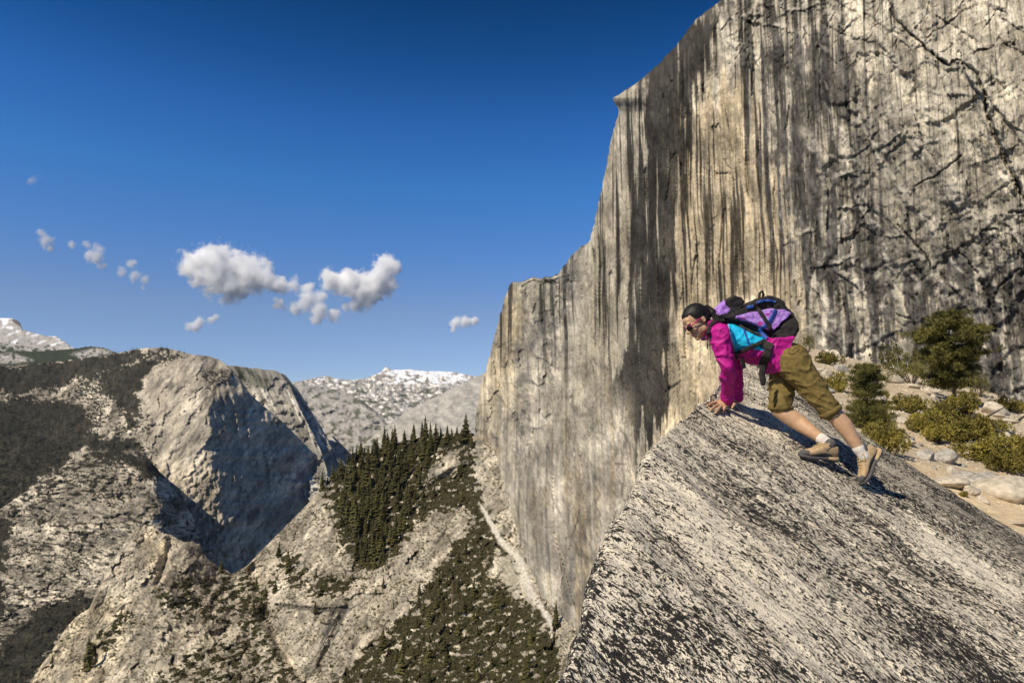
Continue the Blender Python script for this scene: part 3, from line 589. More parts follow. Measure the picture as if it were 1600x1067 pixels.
def c_v(px, py, r):
    C = np.array([.36, .315, .24])*(1+.24*fbm(px/9, py/8, 181., o=5)+.18*fbm((px+py)/8, (py-px)/40, 183., o=4)+.14*fbm(px/50, py/40, 185., o=3))[..., None]
    C = mixc(C, np.array([.48, .40, .27]), (np.exp(-(sdline(px, py, [(50,1070),(110,985),(150,950),(185,960),(130,1067)])/26)**2)*.7+np.exp(-(sdline(px, py, [(235,840),(240,900)])/12)**2)*.6+.8*np.exp(-(sdline(px, py, [(255,850),(252,905)])/6)**2)))
    C = mixc(C, GD*.6, sm(ridged((px+py*.8)/22, (py-px)/60, 187., o=4), .55, .88)*.55)
    h1, e1, t1 = facet((px+py*.7)/22+.5*fbm(px/14, py/14), (py-px*.8)/38, 51); C = C*(1+.35*t1)[..., None]
    h2, e2, t2 = facet((px+py*.4)/8+.4*fbm(px/5, py/5), (py-px*.5)/10, 52); C = C*(1+.15*t2)[..., None]
    C = mixc(C, GD*.35, (1-sm(e1, 0, .06))*sm(fbm(px/30, py/20, 188., o=3), -.2, .25)*.8)
    C = C*np.clip(rockd((px+py*.8)*.9, (py-px)*.9, 520., 3.2, .45, .6), .2, 1.8)[..., None]
    dots = sm(fbm(px/4.2, py/3.0, 186., o=3)+.35*fbm(px/40, py/30, 184., o=3), .25, .38); C = mixc(C, np.array([.05, .045, .018]), dots*.9)
    # dark water stains on the slab
    st = sm(sdpoly(px+2*fbm(px/6, py/20), py, [(520,950),(548,946),(530,985),(512,1030),(490,1050),(500,1000)]), -3, 3)*sm(fbm((px+py*.55)/2.4, py/50, 189., o=3), -.2, .12)
    C = mixc(C, np.array([.05, .05, .05]), st*.9)
    C = mixc(C, np.array([.07, .066, .06]), np.exp(-(sdline(px, py+2*fbm(px/8, py/8), [(435,945),(500,954),(548,950)])/2.2)**2)*.8)
    # pale scree path at the foot of the cliff
    path = np.exp(-(sdline(px+3*fbm(px/9, py/9, 3., o=3), py, [(752,790),(768,820),(785,848),(802,862),(814,880),(820,905),(832,930),(850,955),(868,985)])/interp(py, [(780,2.2),(850,5),(880,8),(960,4.5)]))**4)
    C = mixc(C, np.array([.40, .365, .285])*1.0, sm(sdpoly(px, py, [(735,680),(745,700),(752,760),(795,850),(850,950),(800,930),(765,870),(735,790)]), -6, 6)*.5)
    C = mixc(C, np.array([.50, .46, .385]), np.clip(path, 0, 1)*.9)
    C = mixc(C, np.array([.030, .026, .010]), sm(veg(px, py), .3, .5)*.95*(1-path))
    return C
VALM = terrain_mat('slope_granite', .35, .35, .5, amp=.34)
pxv, pyv = colgrid(20, 905, 1.3, TOPV, [(20,1300),(905,1300)], 400)
tt = np.linspace(0, 1, 400)**1.25; yt = pyv[0]; pyv = yt[None]+(1300-yt)[None]*tt[:, None]
pyv = pyv+((1.5+3.2*sm(pxv[0], 150, 200)*(1-sm(pxv[0], 330, 380)))*fbm(pxv[0]/9, 0*pxv[0]+19., o=5, gain=.65))[None]*(1-tt)[:, None]
dv = d_v(pxv, pyv); Cv = c_v(pxv, pyv, None)
sheet('valley_slope', np.concatenate([pxv[:1], pxv[:1], pxv]), np.concatenate([pyv[:1]+16, pyv[:1]+6, pyv]), np.concatenate([dv[:1]*1.3, dv[:1]*1.06, dv]), np.concatenate([Cv[:1], Cv[:1], Cv]), VALM,
      'steep granite valley slope with brush, pale slabs and a scree path below the cliff', 'slope')
# valley floor far below, closes every gap down to the horizon
gx = np.linspace(-15000, 15000, 61); gy = np.linspace(-9000, 15000, 76); GX, GY = np.meshgrid(gx, gy)
GZ = -1300+120*fbm(GX/6000, GY/6000, 191., o=3)
me = mesh_np('ground', np.stack([GX, GY, GZ], -1), grid_faces(76, 61), np.full((76*61, 3), .05)*np.array([1., .95, .6]), True, FARM)
tag(obj('ground', me), 'dark forested valley floor far below the cliffs', 'ground', kind='structure')
# ================================================================== plants
def ico(sub=1, jit=.0, rs=None):
    import bmesh
    bm = bmesh.new(); bmesh.ops.create_icosphere(bm, subdivisions=sub, radius=1)
    V = np.array([v.co[:] for v in bm.verts]); Fc = np.array([[v.index for v in f.verts] for f in bm.faces]); bm.free()
    if jit: V = V*(1+(rs or np.random.default_rng(1)).uniform(-jit, jit, len(V)))[:, None]
    return V, Fc
def conifer_np(rs, h=1.0, w=.2, n=15, br=8, bare=.08):
    "unit-height conifer: drooping boughs as folded triangles; returns crown V,F"
    V = []; Fc = []
    for k in range(n):
        t = k/(n-1); z = bare+(1-bare)*t*.97; r = w*((1-t)**.8)*rs.uniform(.7, 1.15)+.012
        for b in range(br if t < .8 else 5):
            an = rs.uniform(0, 2*math.pi); rr = r*rs.uniform(.6, 1.15); dr = rs.uniform(.10, .34)*rr+.006; wd = rr*rs.uniform(.30, .48)
            c, s = math.cos(an), math.sin(an); i = len(V)
            V += [(0, 0, z+.035), (c*rr*.55-s*wd, s*rr*.55+c*wd, z-dr*.6), (c*rr, s*rr, z-dr), (c*rr*.55+s*wd, s*rr*.55-c*wd, z-dr*.6), (c*rr*.5, s*rr*.5, z-dr*1.5-.02)]
            Fc += [(i, i+1, i+2), (i, i+2, i+3), (i, i+1, i+4), (i, i+4, i+3)]
    i = len(V); V += [(0, 0, 1.0), (.01, 0, .93), (-.006, .01, .93), (-.006, -.01, .93)]; Fc += [(i, i+1, i+2), (i, i+2, i+3), (i, i+3, i+1)]
    V = np.array(V)*[h, h, h]; return V, np.array(Fc)
def tube_np(pts, rad, seg=6):
    pts = [Vector(p) for p in pts]; V = []; Fc = []
    for i, p in enumerate(pts):
        t = (pts[min(i+1, len(pts)-1)]-pts[max(i-1, 0)]).normalized()
        a = t.orthogonal().normalized() if i == 0 else (a-t*a.dot(t)).normalized()
        b = t.cross(a)
        for j in range(seg):
            q = 2*math.pi*j/seg; V.append(tuple(p+(a*math.cos(q)+b*math.sin(q))*rad[i]))
    for i in range(len(pts)-1):
        for j in range(seg):
            A = i*seg+j; B = i*seg+(j+1) % seg; Fc += [(A, B, B+seg), (A, B+seg, A+seg)]
    return np.array(V), np.array(Fc)
def cat_np(parts):
    V = []; Fc = []; o = 0
    for v, f in parts: V.append(v); Fc.append(np.asarray(f)+o); o += len(v)
    return np.concatenate(V), np.concatenate(Fc)
M_CON = leafmat('conifer_needles', (.034, .033, .010), (.105, .092, .028), .02)
M_CON2 = leafmat('conifer_needles_far', (.012, .013, .007), (.028, .026, .013), .02)
M_BARK = plain('bark', (.10, .072, .05), .9, .3, 2)
M_SCR = leafmat('slope_brush', (.024, .023, .007), (.082, .072, .021), .3)
M_SHR = leafmat('shrub_leaves', (.125, .105, .020), (.29, .235, .045), 1.6)
M_PIN = leafmat('pine_needles', (.055, .055, .014), (.165, .145, .035), 1.4)
M_DRK = leafmat('dark_leaves', (.03, .032, .012), (.12, .10, .03), 2.0)
def scatter_on(px, py, d, mask, n, rs):
    i = rs.choice(px.size, size=n, p=(mask/mask.sum()).ravel())
    P = W(px.ravel()[i]+rs.uniform(-.7, .7, n), py.ravel()[i], d.ravel()[i]); return P, px.ravel()[i], py.ravel()[i]
rs = np.random.default_rng(31)
# far woods that read as one mass
for nm, (qx, qy, qd, _, _), fm, n, hh, lab in [
        ('far_forest', MAIN, lambda x, y: sm(forest_mask(x, y), .3, .75), 7500, 27, 'dense dark conifer woods covering the flank of the far dome'),
        ('ledge_forest', LOW, lambda x, y: sm(fmask_low(x, y), .3, .7), 3600, 17, 'dark conifers and brush on the ledges of the lower left cliffs')]:
    mk = fm(qx, qy)*(qd/2500)**1+1e-6*0; mk[:2] = mk[:2]
    P, _, _ = scatter_on(qx, qy, qd, mk, n, rs)
    protos = [conifer_np(np.random.default_rng(s), 1, .2, 5, 4, .05) for s in range(4)]
    parts = []
    for k, (v, f) in enumerate(protos):
        sel = P[k::4]; h = rs.uniform(.55, 1.2, len(sel))*hh
        parts.append(merge(v, f, sel-[0, 0, 1.5], np.stack([h, h, h], 1), rs.uniform(0, 6.28, len(sel))))
    v, f = cat_np(parts)
    tag(obj(nm, mesh_np(nm, v, f, None, False, M_CON2)), lab, 'forest', kind='stuff')
# brush of the near valley slope
mk = sm(veg(pxv, pyv), .5, .8)*(pyv > interp(pxv, TOPV)+1)
ar = (dv/700)**1.2
P, sx, sy = scatter_on(pxv, pyv, dv, mk*ar+1e-9, 11000, rs)
keep = ~(np.exp(-(sdline(sx, sy, [(752,790),(785,848),(802,862),(814,880),(820,905),(832,930),(850,955),(868,985)])/7)**2) > .4)
P = P[keep]
parts = []
for k in range(4):
    v, f = ico(1, .28, np.random.default_rng(60+k)); sel = P[k::4]; r = rs.uniform(.7, 2.0, len(sel))
    parts.append(merge(v, f, sel, np.stack([r, r*rs.uniform(.8, 1.2, len(sel)), r*.8], 1), rs.uniform(0, 6.28, len(sel))))
v, f = cat_np(parts)
tag(obj('brush', mesh_np('brush', v, f, None, False, M_SCR)), 'olive brush spread over the steep slope below the cliff', 'brush', kind='stuff')
# individual conifers of the wooded ridge
CON = []
for k in range(7):
    v, f = conifer_np(np.random.default_rng(200+k), 1, [.22, .26, .19, .28, .24, .2, .25][k], 17, 8, [.1, .05, .16, .04, .1, .2, .07][k])
    tv, tf = tube_np([(0, 0, -.05), (0, 0, .5), (0, 0, .97)], [.018, .012, .003], 5)
    CON.append((mesh_np('crown', v, f, None, False, M_CON), mesh_np('trunk', tv, tf, None, True, M_BARK)))
def put_tree(px, py, hpx, k, label, group=None, name='conifer', d=None):
    dd = float(d_v(np.array([px]), np.array([py]))[0]) if d is None else d
    h = hpx/1067*dd; p = W(px, py, dd)
    o = empty(name, tuple(p), rs.uniform(0, 6.28)); sx_ = rs.uniform(.75, 1.4); o.scale = (h*sx_, h*sx_*rs.uniform(.85, 1.15), h); o.rotation_euler = (rs.uniform(-.05, .05), rs.uniform(-.05, .05), rs.uniform(0, 6.28))
    for nm, me in zip(('crown', 'trunk'), CON[k % 7]): obj(nm, me, o)
    tag(o, label, 'tree', group); return o
STAND = [(500,762),(530,738),(560,716),(600,700),(640,690),(700,682),(738,680),(742,705),(700,700),(668,735),(655,770),(640,815),(612,870),(585,892),(555,880),(540,850),(522,800),(512,782)]
LONE = [(728,690,44,0,'tall lone conifer on the skyline right beside the cliff foot'), (137,1046,52,1,'dark fir on the pale spur at the lower left edge of the slope'),
        (451,893,30,3,'single conifer on the bare ledge left of the dense stand'), (868,985,46,2,'thin conifer at the foot of the cliff beside the foreground slab'),
        (345,893,20,0,'small conifer on the saddle below the shadowed face'), (188,975,24,1,'conifer on the spur slope under the pale pinnacle')]
pts = []
tries = 0
while len(pts) < 205 and tries < 60000:
    tries += 1
    x = rs.uniform(495, 742); y = rs.uniform(675, 895)
    if sdpoly(np.array(x), np.array(y), STAND) < 1: continue
    if sdpoly(np.array(x), np.array(y), [(655,770),(690,705),(722,704),(715,745)]) > 0: continue
    if y < interp(x, TOPV)+2: continue
    mind = 5.6+4*fbm(np.array(x/25.), np.array(y/25.))
    if all((x-a)**2+((y-b)*1.3)**2 > mind**2 for a, b, _ in pts): pts.append((x, y, 0))
for x in np.arange(505, 736, 9.5):
    xx = x+rs.uniform(-5, 5); pts.append((xx, interp(xx, TOPV)+rs.uniform(2, 5), 1))
for x, y, t in sorted(pts, key=lambda q: q[1]):
    put_tree(x, y, rs.choice([rs.uniform(13, 24), rs.uniform(22, 42)])*(1 if x < 690 else .7), int(rs.integers(7)), 'dark green conifer in the dense stand on the ridge left of the cliff', 'conifers of the dense stand on the ridge')
for x, y, h, k, lab in LONE: put_tree(x, y, h, k, lab)
mk2 = []
for _ in range(400):
    x = rs.uniform(560, 860); y = rs.uniform(880, 1066)
    if veg(np.array([x]), np.array([y]))[0] > .5 and all((x-a)**2+(y-b)**2 > 260 for a, b in mk2) and abs(x-interp(y, [(850,794),(985,868)])) > 18: mk2.append((x, y))
    if len(mk2) >= 30: break
for x, y in mk2: put_tree(x, y+8, rs.uniform(16, 34), int(rs.integers(7)), 'scattered conifer among the olive brush at the bottom of the valley slope', 'conifers scattered in the lower brush')
mk3 = []
for _ in range(3000):
    x = rs.uniform(395, 730); y = rs.uniform(690, 960)
    if y > interp(x, TOPV)+3 and sdpoly(np.array(x), np.array(y), STAND) < -4 and (veg(np.array([x]), np.array([y]))[0] > .4 or rs.random() < .03) and all((x-a)**2+(y-b)**2 > 150 for a, b in mk3): mk3.append((x, y))
    if len(mk3) >= 42: break
for x, y in sorted(mk3, key=lambda q: q[1]): put_tree(x, y+3, rs.uniform(11, 24), int(rs.integers(7)), 'stray conifer on the brushy slope around the dense stand', 'stray conifers around the dense stand')
sn = empty('dead_tree', tuple(W(706, 948, float(d_v(np.array([706.]), np.array([948.]))[0]))))
tv, tf = cat_np([tube_np([(0, 0, -1), (.3, 0, 12), (0, .2, 25)], [.5, .35, .08], 6)]+[tube_np([(0, 0, z), (math.cos(a)*2.2, math.sin(a)*2.2, z-.3)], [.12, .03], 4) for z, a in [(9, 0), (11, 2), (14, 4), (16, 1), (18, 3), (20, 5), (22, .5)]])
obj('trunk', mesh_np('trunk', tv, tf, None, True, plain('dead_wood', (.30, .24, .15), .9, .2, .5)), sn)
tag(sn, 'pale dead standing trunk in the brush below the cliff', 'dead tree')
# ================================================================== foreground slab
def fit_plane(c):
    A = []; b = []
    for px, py, d in c:
        a, e = ae(px, py); A.append([1, a*d, d]); b.append(e*d)
    return np.linalg.solve(np.array(A, float), np.array(b, float))
PA, PB, PC = fit_plane([(1118, 640, 4.80), (1345, 758, 4.60), (1250, 1067, 2.1)])
def pd(px, py):
    a, e = ae(px, py); return PA/(e-PB*a-PC)
PNORM = Vector((-PB, -PC, 1)).normalized()
def zplane(x, y): return PA+PB*x+PC*y
Rr = [(925,1100),(930,1030),(938,960),(950,900),(970,850),(986,800),(1003,755),(1020,714),(1045,678),(1075,652),(1100,636),(1122,612),(1142,585),(1160,552)]
Lr = [(836,1100),(862,1030),(884,970),(905,915),(928,870),(950,828),(974,784),(1000,735),(1030,695),(1062,664),(1092,640),(1118,616),(1139,590),(1158,556)]
Er = [(2300,1260),(2050,1080),(1880,980),(1760,920),(1680,876),(1600,832),(1540,795),(1480,756),(1430,725),(1380,695),(1340,668),(1300,642),(1240,600),(1166,553)]
rows = []
for (rx, ry), (lx, ly), (ex, ey) in zip(Rr, Lr, Er):
    r = W(rx, ry, pd(rx, ry)); r[2] -= .012
    dl = pd(rx, ry)*1.0+.03; l = W(lx, ly, dl)
    e = W(ex, ey, pd(ex, ey)); ins = lambda t: r+(e-r)*t
    out = (e-r)/np.linalg.norm(e-r)
    rows.append([l+[.9, .3, -5], l+[.05, .08, -1.2], l+[.0, .02, -.35], l, r+(l-r)*.45+np.array([0, 0, .04]), r, ins(.12), ins(.45), ins(.8), e, e+out*.25+[0, 0, -.5], e+out*.5+[0, 0, -1.6]])
# rows behind and beside the camera, on the same plane
z0 = np.array(rows[0]); dirb = (np.array(rows[0])-np.array(rows[1]))
bx = []
for k, yb in enumerate([-3.0, -.6]):
    q = []
    for j, p in enumerate(z0):
        x = p[0]+(yb-z0[5][1])*.05-.0; y = yb+(p[1]-z0[5][1])*.3; z = p[2]+(yb-z0[5][1])*PC
        if j >= 5 and j <= 9: x = [-.08, .4, 1.4, 2.6, 3.6][j-5]; z = zplane(x, y)
        q.append((x, y, z))
    bx.append(q)
net = np.array(bx+rows)                       # (nr, 12, 3)
def up(a, seg, axis):
    a = np.moveaxis(a, axis, 0); out = []
    for i, n in enumerate(seg):
        t = (np.arange(n)/n)[:, None, None]; out.append(a[i][None]*(1-t)+a[i+1][None]*t)
    out.append(a[-1:]); return np.moveaxis(np.concatenate(out), 0, axis)
def gsm(a, s, axis):
    r = int(s*3); k = np.exp(-.5*(np.arange(-r, r+1)/s)**2); k /= k.sum()
    a = np.moveaxis(a, axis, 0); p = np.concatenate([2*a[:1]-a[1:r+1][::-1], a, 2*a[-1:]-a[-r-1:-1][::-1]])
    return np.moveaxis(sum(k[i]*p[i:i+len(a)] for i in range(2*r+1)), 0, axis)
segc = [6, 20, 34, 40, 30, 30, 190, 190, 90, 24, 12]
segr = [14, 60]+[46, 46, 40, 34, 34, 34, 30, 26, 22, 18, 14, 14, 14]
G = up(up(net, segc, 1), segr, 0)
G = gsm(gsm(G, 9, 0), 12, 1)
du = np.gradient(G, axis=0); dvv = np.gradient(G, axis=1); nrm = np.cross(dvv, du); nrm /= np.linalg.norm(nrm, axis=-1, keepdims=True)+1e-9
if nrm[G.shape[0]//2, 300, 2] < 0: nrm = -nrm
fall = Vector((-PB, -PC, -(PB**2+PC**2))).normalized(); acr = PNORM.cross(fall)
U = G@np.array(fall); V_ = G@np.array(acr)
n1 = fbm(U*.9, V_*2.2, 201., o=4); n2 = fbm(U*4, V_*10, 203., o=4); n3 = fbm(U*14, V_*26, 205., o=3)
G = G+nrm*(.045*n1+.014*n2+.004*n3)[..., None]
gx_, gy_ = proj(G)
dens = .52+.36*fbm(U*.9, V_*2.0, 207., o=4)
dens += .10*sm(sdpoly(gx_, gy_, [(1060,700),(1250,730),(1500,900),(1700,1200),(1400,1200),(1150,950)]), -60, 60)
dens -= .22*np.exp(-(sdline(gx_, gy_, [(1035,700),(1120,860),(1240,1000),(1300,1100)])/32)**2)+.2*np.exp(-(sdline(gx_, gy_, [(1440,850),(1560,930)])/22)**2)
dens -= .22*np.exp(-(sdline(gx_, gy_, [(985,815),(945,950),(935,1100)])/22)**2)
dens += .06*sm(sdpoly(gx_, gy_, [(700,1200),(905,1150),(925,980),(955,870),(1000,770),(980,750),(850,950),(700,1100)]), -6, 14)
band = sm(sdpoly(gx_, gy_, [(1165,545),(1290,690),(1400,765),(1600,900),(1900,1060),(2300,1250),(2300,1000),(1600,800),(1380,690)]), -14, 26)  # shade of the steeper facet, painted as greyer rock and denser lichen
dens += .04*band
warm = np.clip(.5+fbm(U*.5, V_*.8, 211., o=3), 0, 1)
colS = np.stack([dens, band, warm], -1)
def slab_mat():
    m, nt, b = nmat('lichen_granite'); L = nt.links.new
    at = N(nt, 'ShaderNodeAttribute', attribute_name='Col'); sp = N(nt, 'ShaderNodeSeparateColor'); L(at.outputs['Color'], sp.inputs[0])
    tc = N(nt, 'ShaderNodeTexCoord'); uv = N(nt, 'ShaderNodeCombineXYZ')
    for i, vec in enumerate((fall, acr, PNORM)):
        q = N(nt, 'ShaderNodeVectorMath', operation='DOT_PRODUCT'); q.inputs[1].default_value = tuple(vec); L(tc.outputs['Object'], q.inputs[0]); L(q.outputs['Value'], uv.inputs[i])
    def no(sx, sy, det=6, rg=.6, dist=0):
        mp = N(nt, 'ShaderNodeMapping'); mp.inputs['Scale'].default_value = (sx, sy, sy); L(uv.outputs[0], mp.inputs[0])
        n = N(nt, 'ShaderNodeTexNoise', i_Scale=1.0, i_Detail=float(det), i_Roughness=rg, i_Distortion=float(dist)); L(mp.outputs[0], n.inputs['Vector']); return n.outputs['Fac']
    def ma(op, a, c, cl=False):
        n = N(nt, 'ShaderNodeMath', operation=op); n.use_clamp = cl
        for i, q in enumerate((a, c)):
            if isinstance(q, (int, float)): n.inputs[i].default_value = q
            else: L(q, n.inputs[i])
        return n.outputs[0]
    def mix(f, a, c):
        n = N(nt, 'ShaderNodeMix', data_type='RGBA'); L(f, n.inputs[0])
        for i, q in ((6, a), (7, c)):
            if isinstance(q, tuple): n.inputs[i].default_value = (*q, 1)
            else: L(q, n.inputs[i])
        return n.outputs[2]
    fl = no(42, 74, 4, .62, .4); cl = no(7, 13, 4, .6); gr = no(230, 260, 3, .7); gr2 = no(120, 165, 2, .6); wide = no(1.2, 1.2, 3)
    ln = no(40, 120, 3, .6)
    # lichen where flakes + clumps + density exceed a threshold
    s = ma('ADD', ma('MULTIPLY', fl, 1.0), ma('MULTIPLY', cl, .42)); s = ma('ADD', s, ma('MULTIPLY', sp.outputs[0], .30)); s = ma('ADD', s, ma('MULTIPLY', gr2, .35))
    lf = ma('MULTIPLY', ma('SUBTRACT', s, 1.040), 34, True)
    # finer wiry lichen
    s2 = ma('ADD', ma('ADD', ln, ma('MULTIPLY', gr2, .7)), ma('MULTIPLY', sp.outputs[0], .25)); lf2 = ma('MULTIPLY', ma('MULTIPLY', ma('SUBTRACT', s2, 1.03), 16, True), .85)
    rock = mix(wide, (.90, .81, .65), (.80, .70, .53))
    rock = mix(ma('MULTIPLY', sp.outputs[1], .72), rock, (.33, .29, .235))  # facet shade painted into the rock colour
    dk = ma('MULTIPLY', ma('SUBTRACT', gr, .555), 10, True); rock = mix(ma('MULTIPLY', dk, .85), rock, (.10, .092, .08))
    lt = ma('MULTIPLY', ma('SUBTRACT', gr2, .60), 7, True); rock = mix(ma('MULTIPLY', lt, .5), rock, (.70, .66, .60))
    och = ma('MULTIPLY', ma('SUBTRACT', no(26, 30, 4), .64), 9, True); rock = mix(ma('MULTIPLY', och, .6), rock, (.50, .36, .13))
    c = mix(lf2, rock, (.085, .078, .07)); c = mix(lf, c, mix(gr2, (.016, .015, .015), (.052, .048, .043)))
    L(c, b.inputs['Base Color']); b.inputs['Roughness'].default_value = .9; b.inputs['Specular IOR Level'].default_value = .05
    h = ma('ADD', ma('MULTIPLY', gr, .4), ma('MULTIPLY', gr2, .8)); h = ma('ADD', h, ma('MULTIPLY', fl, 1.0)); h = ma('ADD', h, ma('MULTIPLY', ma('MAXIMUM', lf, lf2), .25))
    bp = N(nt, 'ShaderNodeBump', i_Strength=.9, i_Distance=.008); L(h, bp.inputs['Height']); L(bp.outputs[0], b.inputs['Normal'])
    return m
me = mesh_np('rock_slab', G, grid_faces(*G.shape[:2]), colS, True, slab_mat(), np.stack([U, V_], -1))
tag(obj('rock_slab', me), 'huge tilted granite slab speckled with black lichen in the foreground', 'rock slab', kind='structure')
# ================================================================== sandy hillside at the right
def dcrest(a): return interp(a, [(.2,70),(.38,58),(.45,50),(.55,44),(.65,36),(.75,30),(.9,25),(1.4,18)])
def zg(x, y):
    a = x/np.maximum(y, .1)
    z = -1.75-.183*x+.2033*y
    z = z+.22*fbm(x/3.2, y/3.2, 221., o=4)*sm(y, 7, 14)+.05*fbm(x/.7, y/.7, 223., o=3)*sm(y, 6, 9)
    z = z-.7*np.maximum(y-dcrest(a), 0)
    ed = np.where(y < 7, 2.75, .405*y)
    return z-12*np.maximum(ed-x, 0)
def gdist(px, py):
    a, e = ae(px, py); d = np.exp(np.linspace(math.log(5.0), math.log(80), 1500))
    f = e*d-zg(a*d, d); i = np.argmax(f < 0)
    return float(d[i]) if f[i] < 0 else 40.
aa = np.linspace(.22, 1.5, 420); dd = np.exp(np.linspace(math.log(4.2), math.log(140), 420)); AA, DD = np.meshgrid(aa, dd)
GX, GY = AA*DD, DD; GZ = zg(GX, GY)
c = np.array([.53, .415, .265])*(1+.2*fbm(GX/1.5, GY/1.5, 225., o=4))[..., None]
gxx, gyy = proj(np.stack([GX, GY, GZ], -1))
gm = sm(fbm(GX/2.5, GY/2.5, 227., o=4)+.9*sm(GY, 9, 16)-.2, .0, .5)
c = mixc(c, np.array([.45, .375, .265]), gm*.8)
edg = sm(np.where(GY < 7, 2.9, .405*GY+.3)-GX, 0, .6); c = mixc(c, np.array([.36, .32, .26])*rockd(GY*9, GZ*14, 560., 1.5, .6, 1.)[..., None], edg)
GXd = GX+edg*(.5*fbm(GY/2., GZ/3., 226., o=4)+.12*fbm(GY/.4, GZ/.6, 228., o=3))
M_SAND = terrain_mat('sandy_ground', 9, .05, 5, amp=.3)
nt = M_SAND.node_tree
tag(obj('hillside', mesh_np('hillside', np.stack([GXd, GY, GZ], -1), grid_faces(420, 420), c, True, M_SAND)), 'pale sandy hillside strewn with rocks below the cliff', 'hillside', kind='structure')
M_ROCK = plain('pale_granite', (.47, .41, .315), .9, .35, 5, .03, .15)
M_ROCKG = plain('grey_granite', (.34, .315, .27), .9, .45, 4, .04, .15)
def rock_mesh(seed, sub=3, mat=None):
    r = np.random.default_rng(seed); v, f = ico(sub)
    for _ in range(11):                       # planar fractures
        n = r.normal(size=3); n /= np.linalg.norm(n); h = r.uniform(.55, .85); t = v@n; v = v-np.maximum(t-h, 0)[:, None]*n
    v = v*(1+.07*fbm(v[:, 0]*2+seed, v[:, 1]*2, v[:, 2]*2, o=4))[:, None]*[1, .8, .62]
    return mesh_np('boulder', v, f, None, False, mat)
RK = [rock_mesh(300+i, 3, M_ROCK if i % 3 else M_ROCKG) for i in range(8)]
for m_ in RK: m_.polygons.foreach_set('use_smooth', np.full(len(m_.polygons), True))
def put_rock(px, py, wpx, k, label, group=None, zs=1.0, name='boulder', rz=None):
    d = gdist(px, py); s = wpx/1067*d/1.75
    p = W(px, py, d); p[2] = zg(p[0], p[1])+s*.22*zs
    o = obj(name, RK[k % 8]); o.location = tuple(p); o.scale = (s, s, s*zs); o.rotation_euler = (rs.uniform(-.25, .25), rs.uniform(-.2, .3), rs.uniform(0, 6.28) if rz is None else rz)
    return tag(o, label, 'boulder' if wpx > 14 else 'rock', group)
for q in [(1303,562,30,1,'rounded white boulder just behind the hiker near the cliff foot',1.1), (1283,584,24,2,'pale boulder beside the hiker shorts below the rounded white one',1), (1316,580,24,0,'grey boulder between the white boulder and the small pine',.9),
          (1396,596,40,4,'flat tan boulder left of the twiggy dark shrub above the slope',.6), (1556,646,46,5,'big smooth pale boulder right of the large pine',.9), (1570,690,38,1,'pale boulder beneath the fallen charred log',.8),
          (1478,722,38,3,'blocky grey boulder at the lower left tip of the long mat shrub',1.2), (1448,716,34,6,'dark grey boulder left of the blocky one above the sand',.9), (1416,694,30,2,'pale boulder right of the round bush by the slab',.9),
          (1572,775,104,7,'large pale boulder at the right edge above the sand',.75), (1478,757,60,5,'wide flat tan boulder resting on the sand below the shrubs',.5), (1516,772,30,4,'rounded cream boulder right of the wide flat one',1.1), (1534,784,22,1,'small cream boulder between two larger ones above the sand',.9),
          (1590,820,26,2,'small rock lying on the sand near the right edge',.5), (1370,630,26,7,'pointed pale boulder just right of the small pine top',1.6), (1452,612,34,1,'pale boulder below the bushy young pines',.6), (1432,606,26,2,'pale slab rock above the upper mat shrub',.6),
          (1540,760,60,0,'grey cracked boulder left of the large pale one',.8), (1505,748,40,3,'grey rubble boulder right of the blocky grey one',.6), (1590,600,40,6,'grey boulder at the cliff foot on the right edge',1)]:
    put_rock(*q[:5], zs=q[5])
n = 0
while n < 105:
    x = rs.uniform(1250, 1640); y = rs.uniform(560, 800)
    if y < interp(x, [(1240,562),(1300,580),(1400,600),(1600,650)]) or y > interp(x, [(1300,640),(1400,715),(1600,775)]): continue
    put_rock(x, y, rs.uniform(6, 17) if rs.random() < .8 else rs.uniform(17, 24), int(rs.integers(8)), 'small loose rock lying among the shrubs on the sandy hillside', 'loose rocks on the hillside', rs.uniform(.5, 1.1), 'rock'); n += 1
# gravel
gp = []
for _ in range(5200):
    x = rs.uniform(1240, 1680); y = rs.uniform(550, 900)
    d = gdist(x, y) if len(gp) < 0 else 0
    gp.append((x, y))
gp = np.array(gp); a_, e_ = ae(gp[:, 0], gp[:, 1]); dd_ = np.exp(np.linspace(math.log(5), math.log(60), 500))
fz = e_[:, None]*dd_[None]-zg(a_[:, None]*dd_[None], np.broadcast_to(dd_[None], (len(a_), 500))); ii = np.argmax(fz < 0, 1); ok = fz[np.arange(len(a_)), ii] < 0
D_ = dd_[ii]; sand = gp[:, 1] > interp(gp[:, 0], [(1300,660),(1400,705),(1480,755),(1600,800)]); ok &= ~(sand & (rs.random(len(gp)) < .85))
PP = W(gp[:, 0], gp[:, 1], D_)[ok]; PP[:, 2] = zg(PP[:, 0], PP[:, 1]); parts = []
for k in range(3):
    v, f = ico(1, .25, np.random.default_rng(90+k)); sel = PP[k::3]; r = rs.uniform(.6, 2.6, len(sel))*sel[:, 1]/1067
    parts.append(merge(v, f, sel, np.stack([r*1.3, r, r*.7], 1), rs.uniform(0, 6.28, len(sel))))
v, f = cat_np(parts); tag(obj('gravel', mesh_np('gravel', v, f, None, False, M_ROCK)), 'pale gravel scattered over the sandy hillside', 'gravel', kind='stuff')
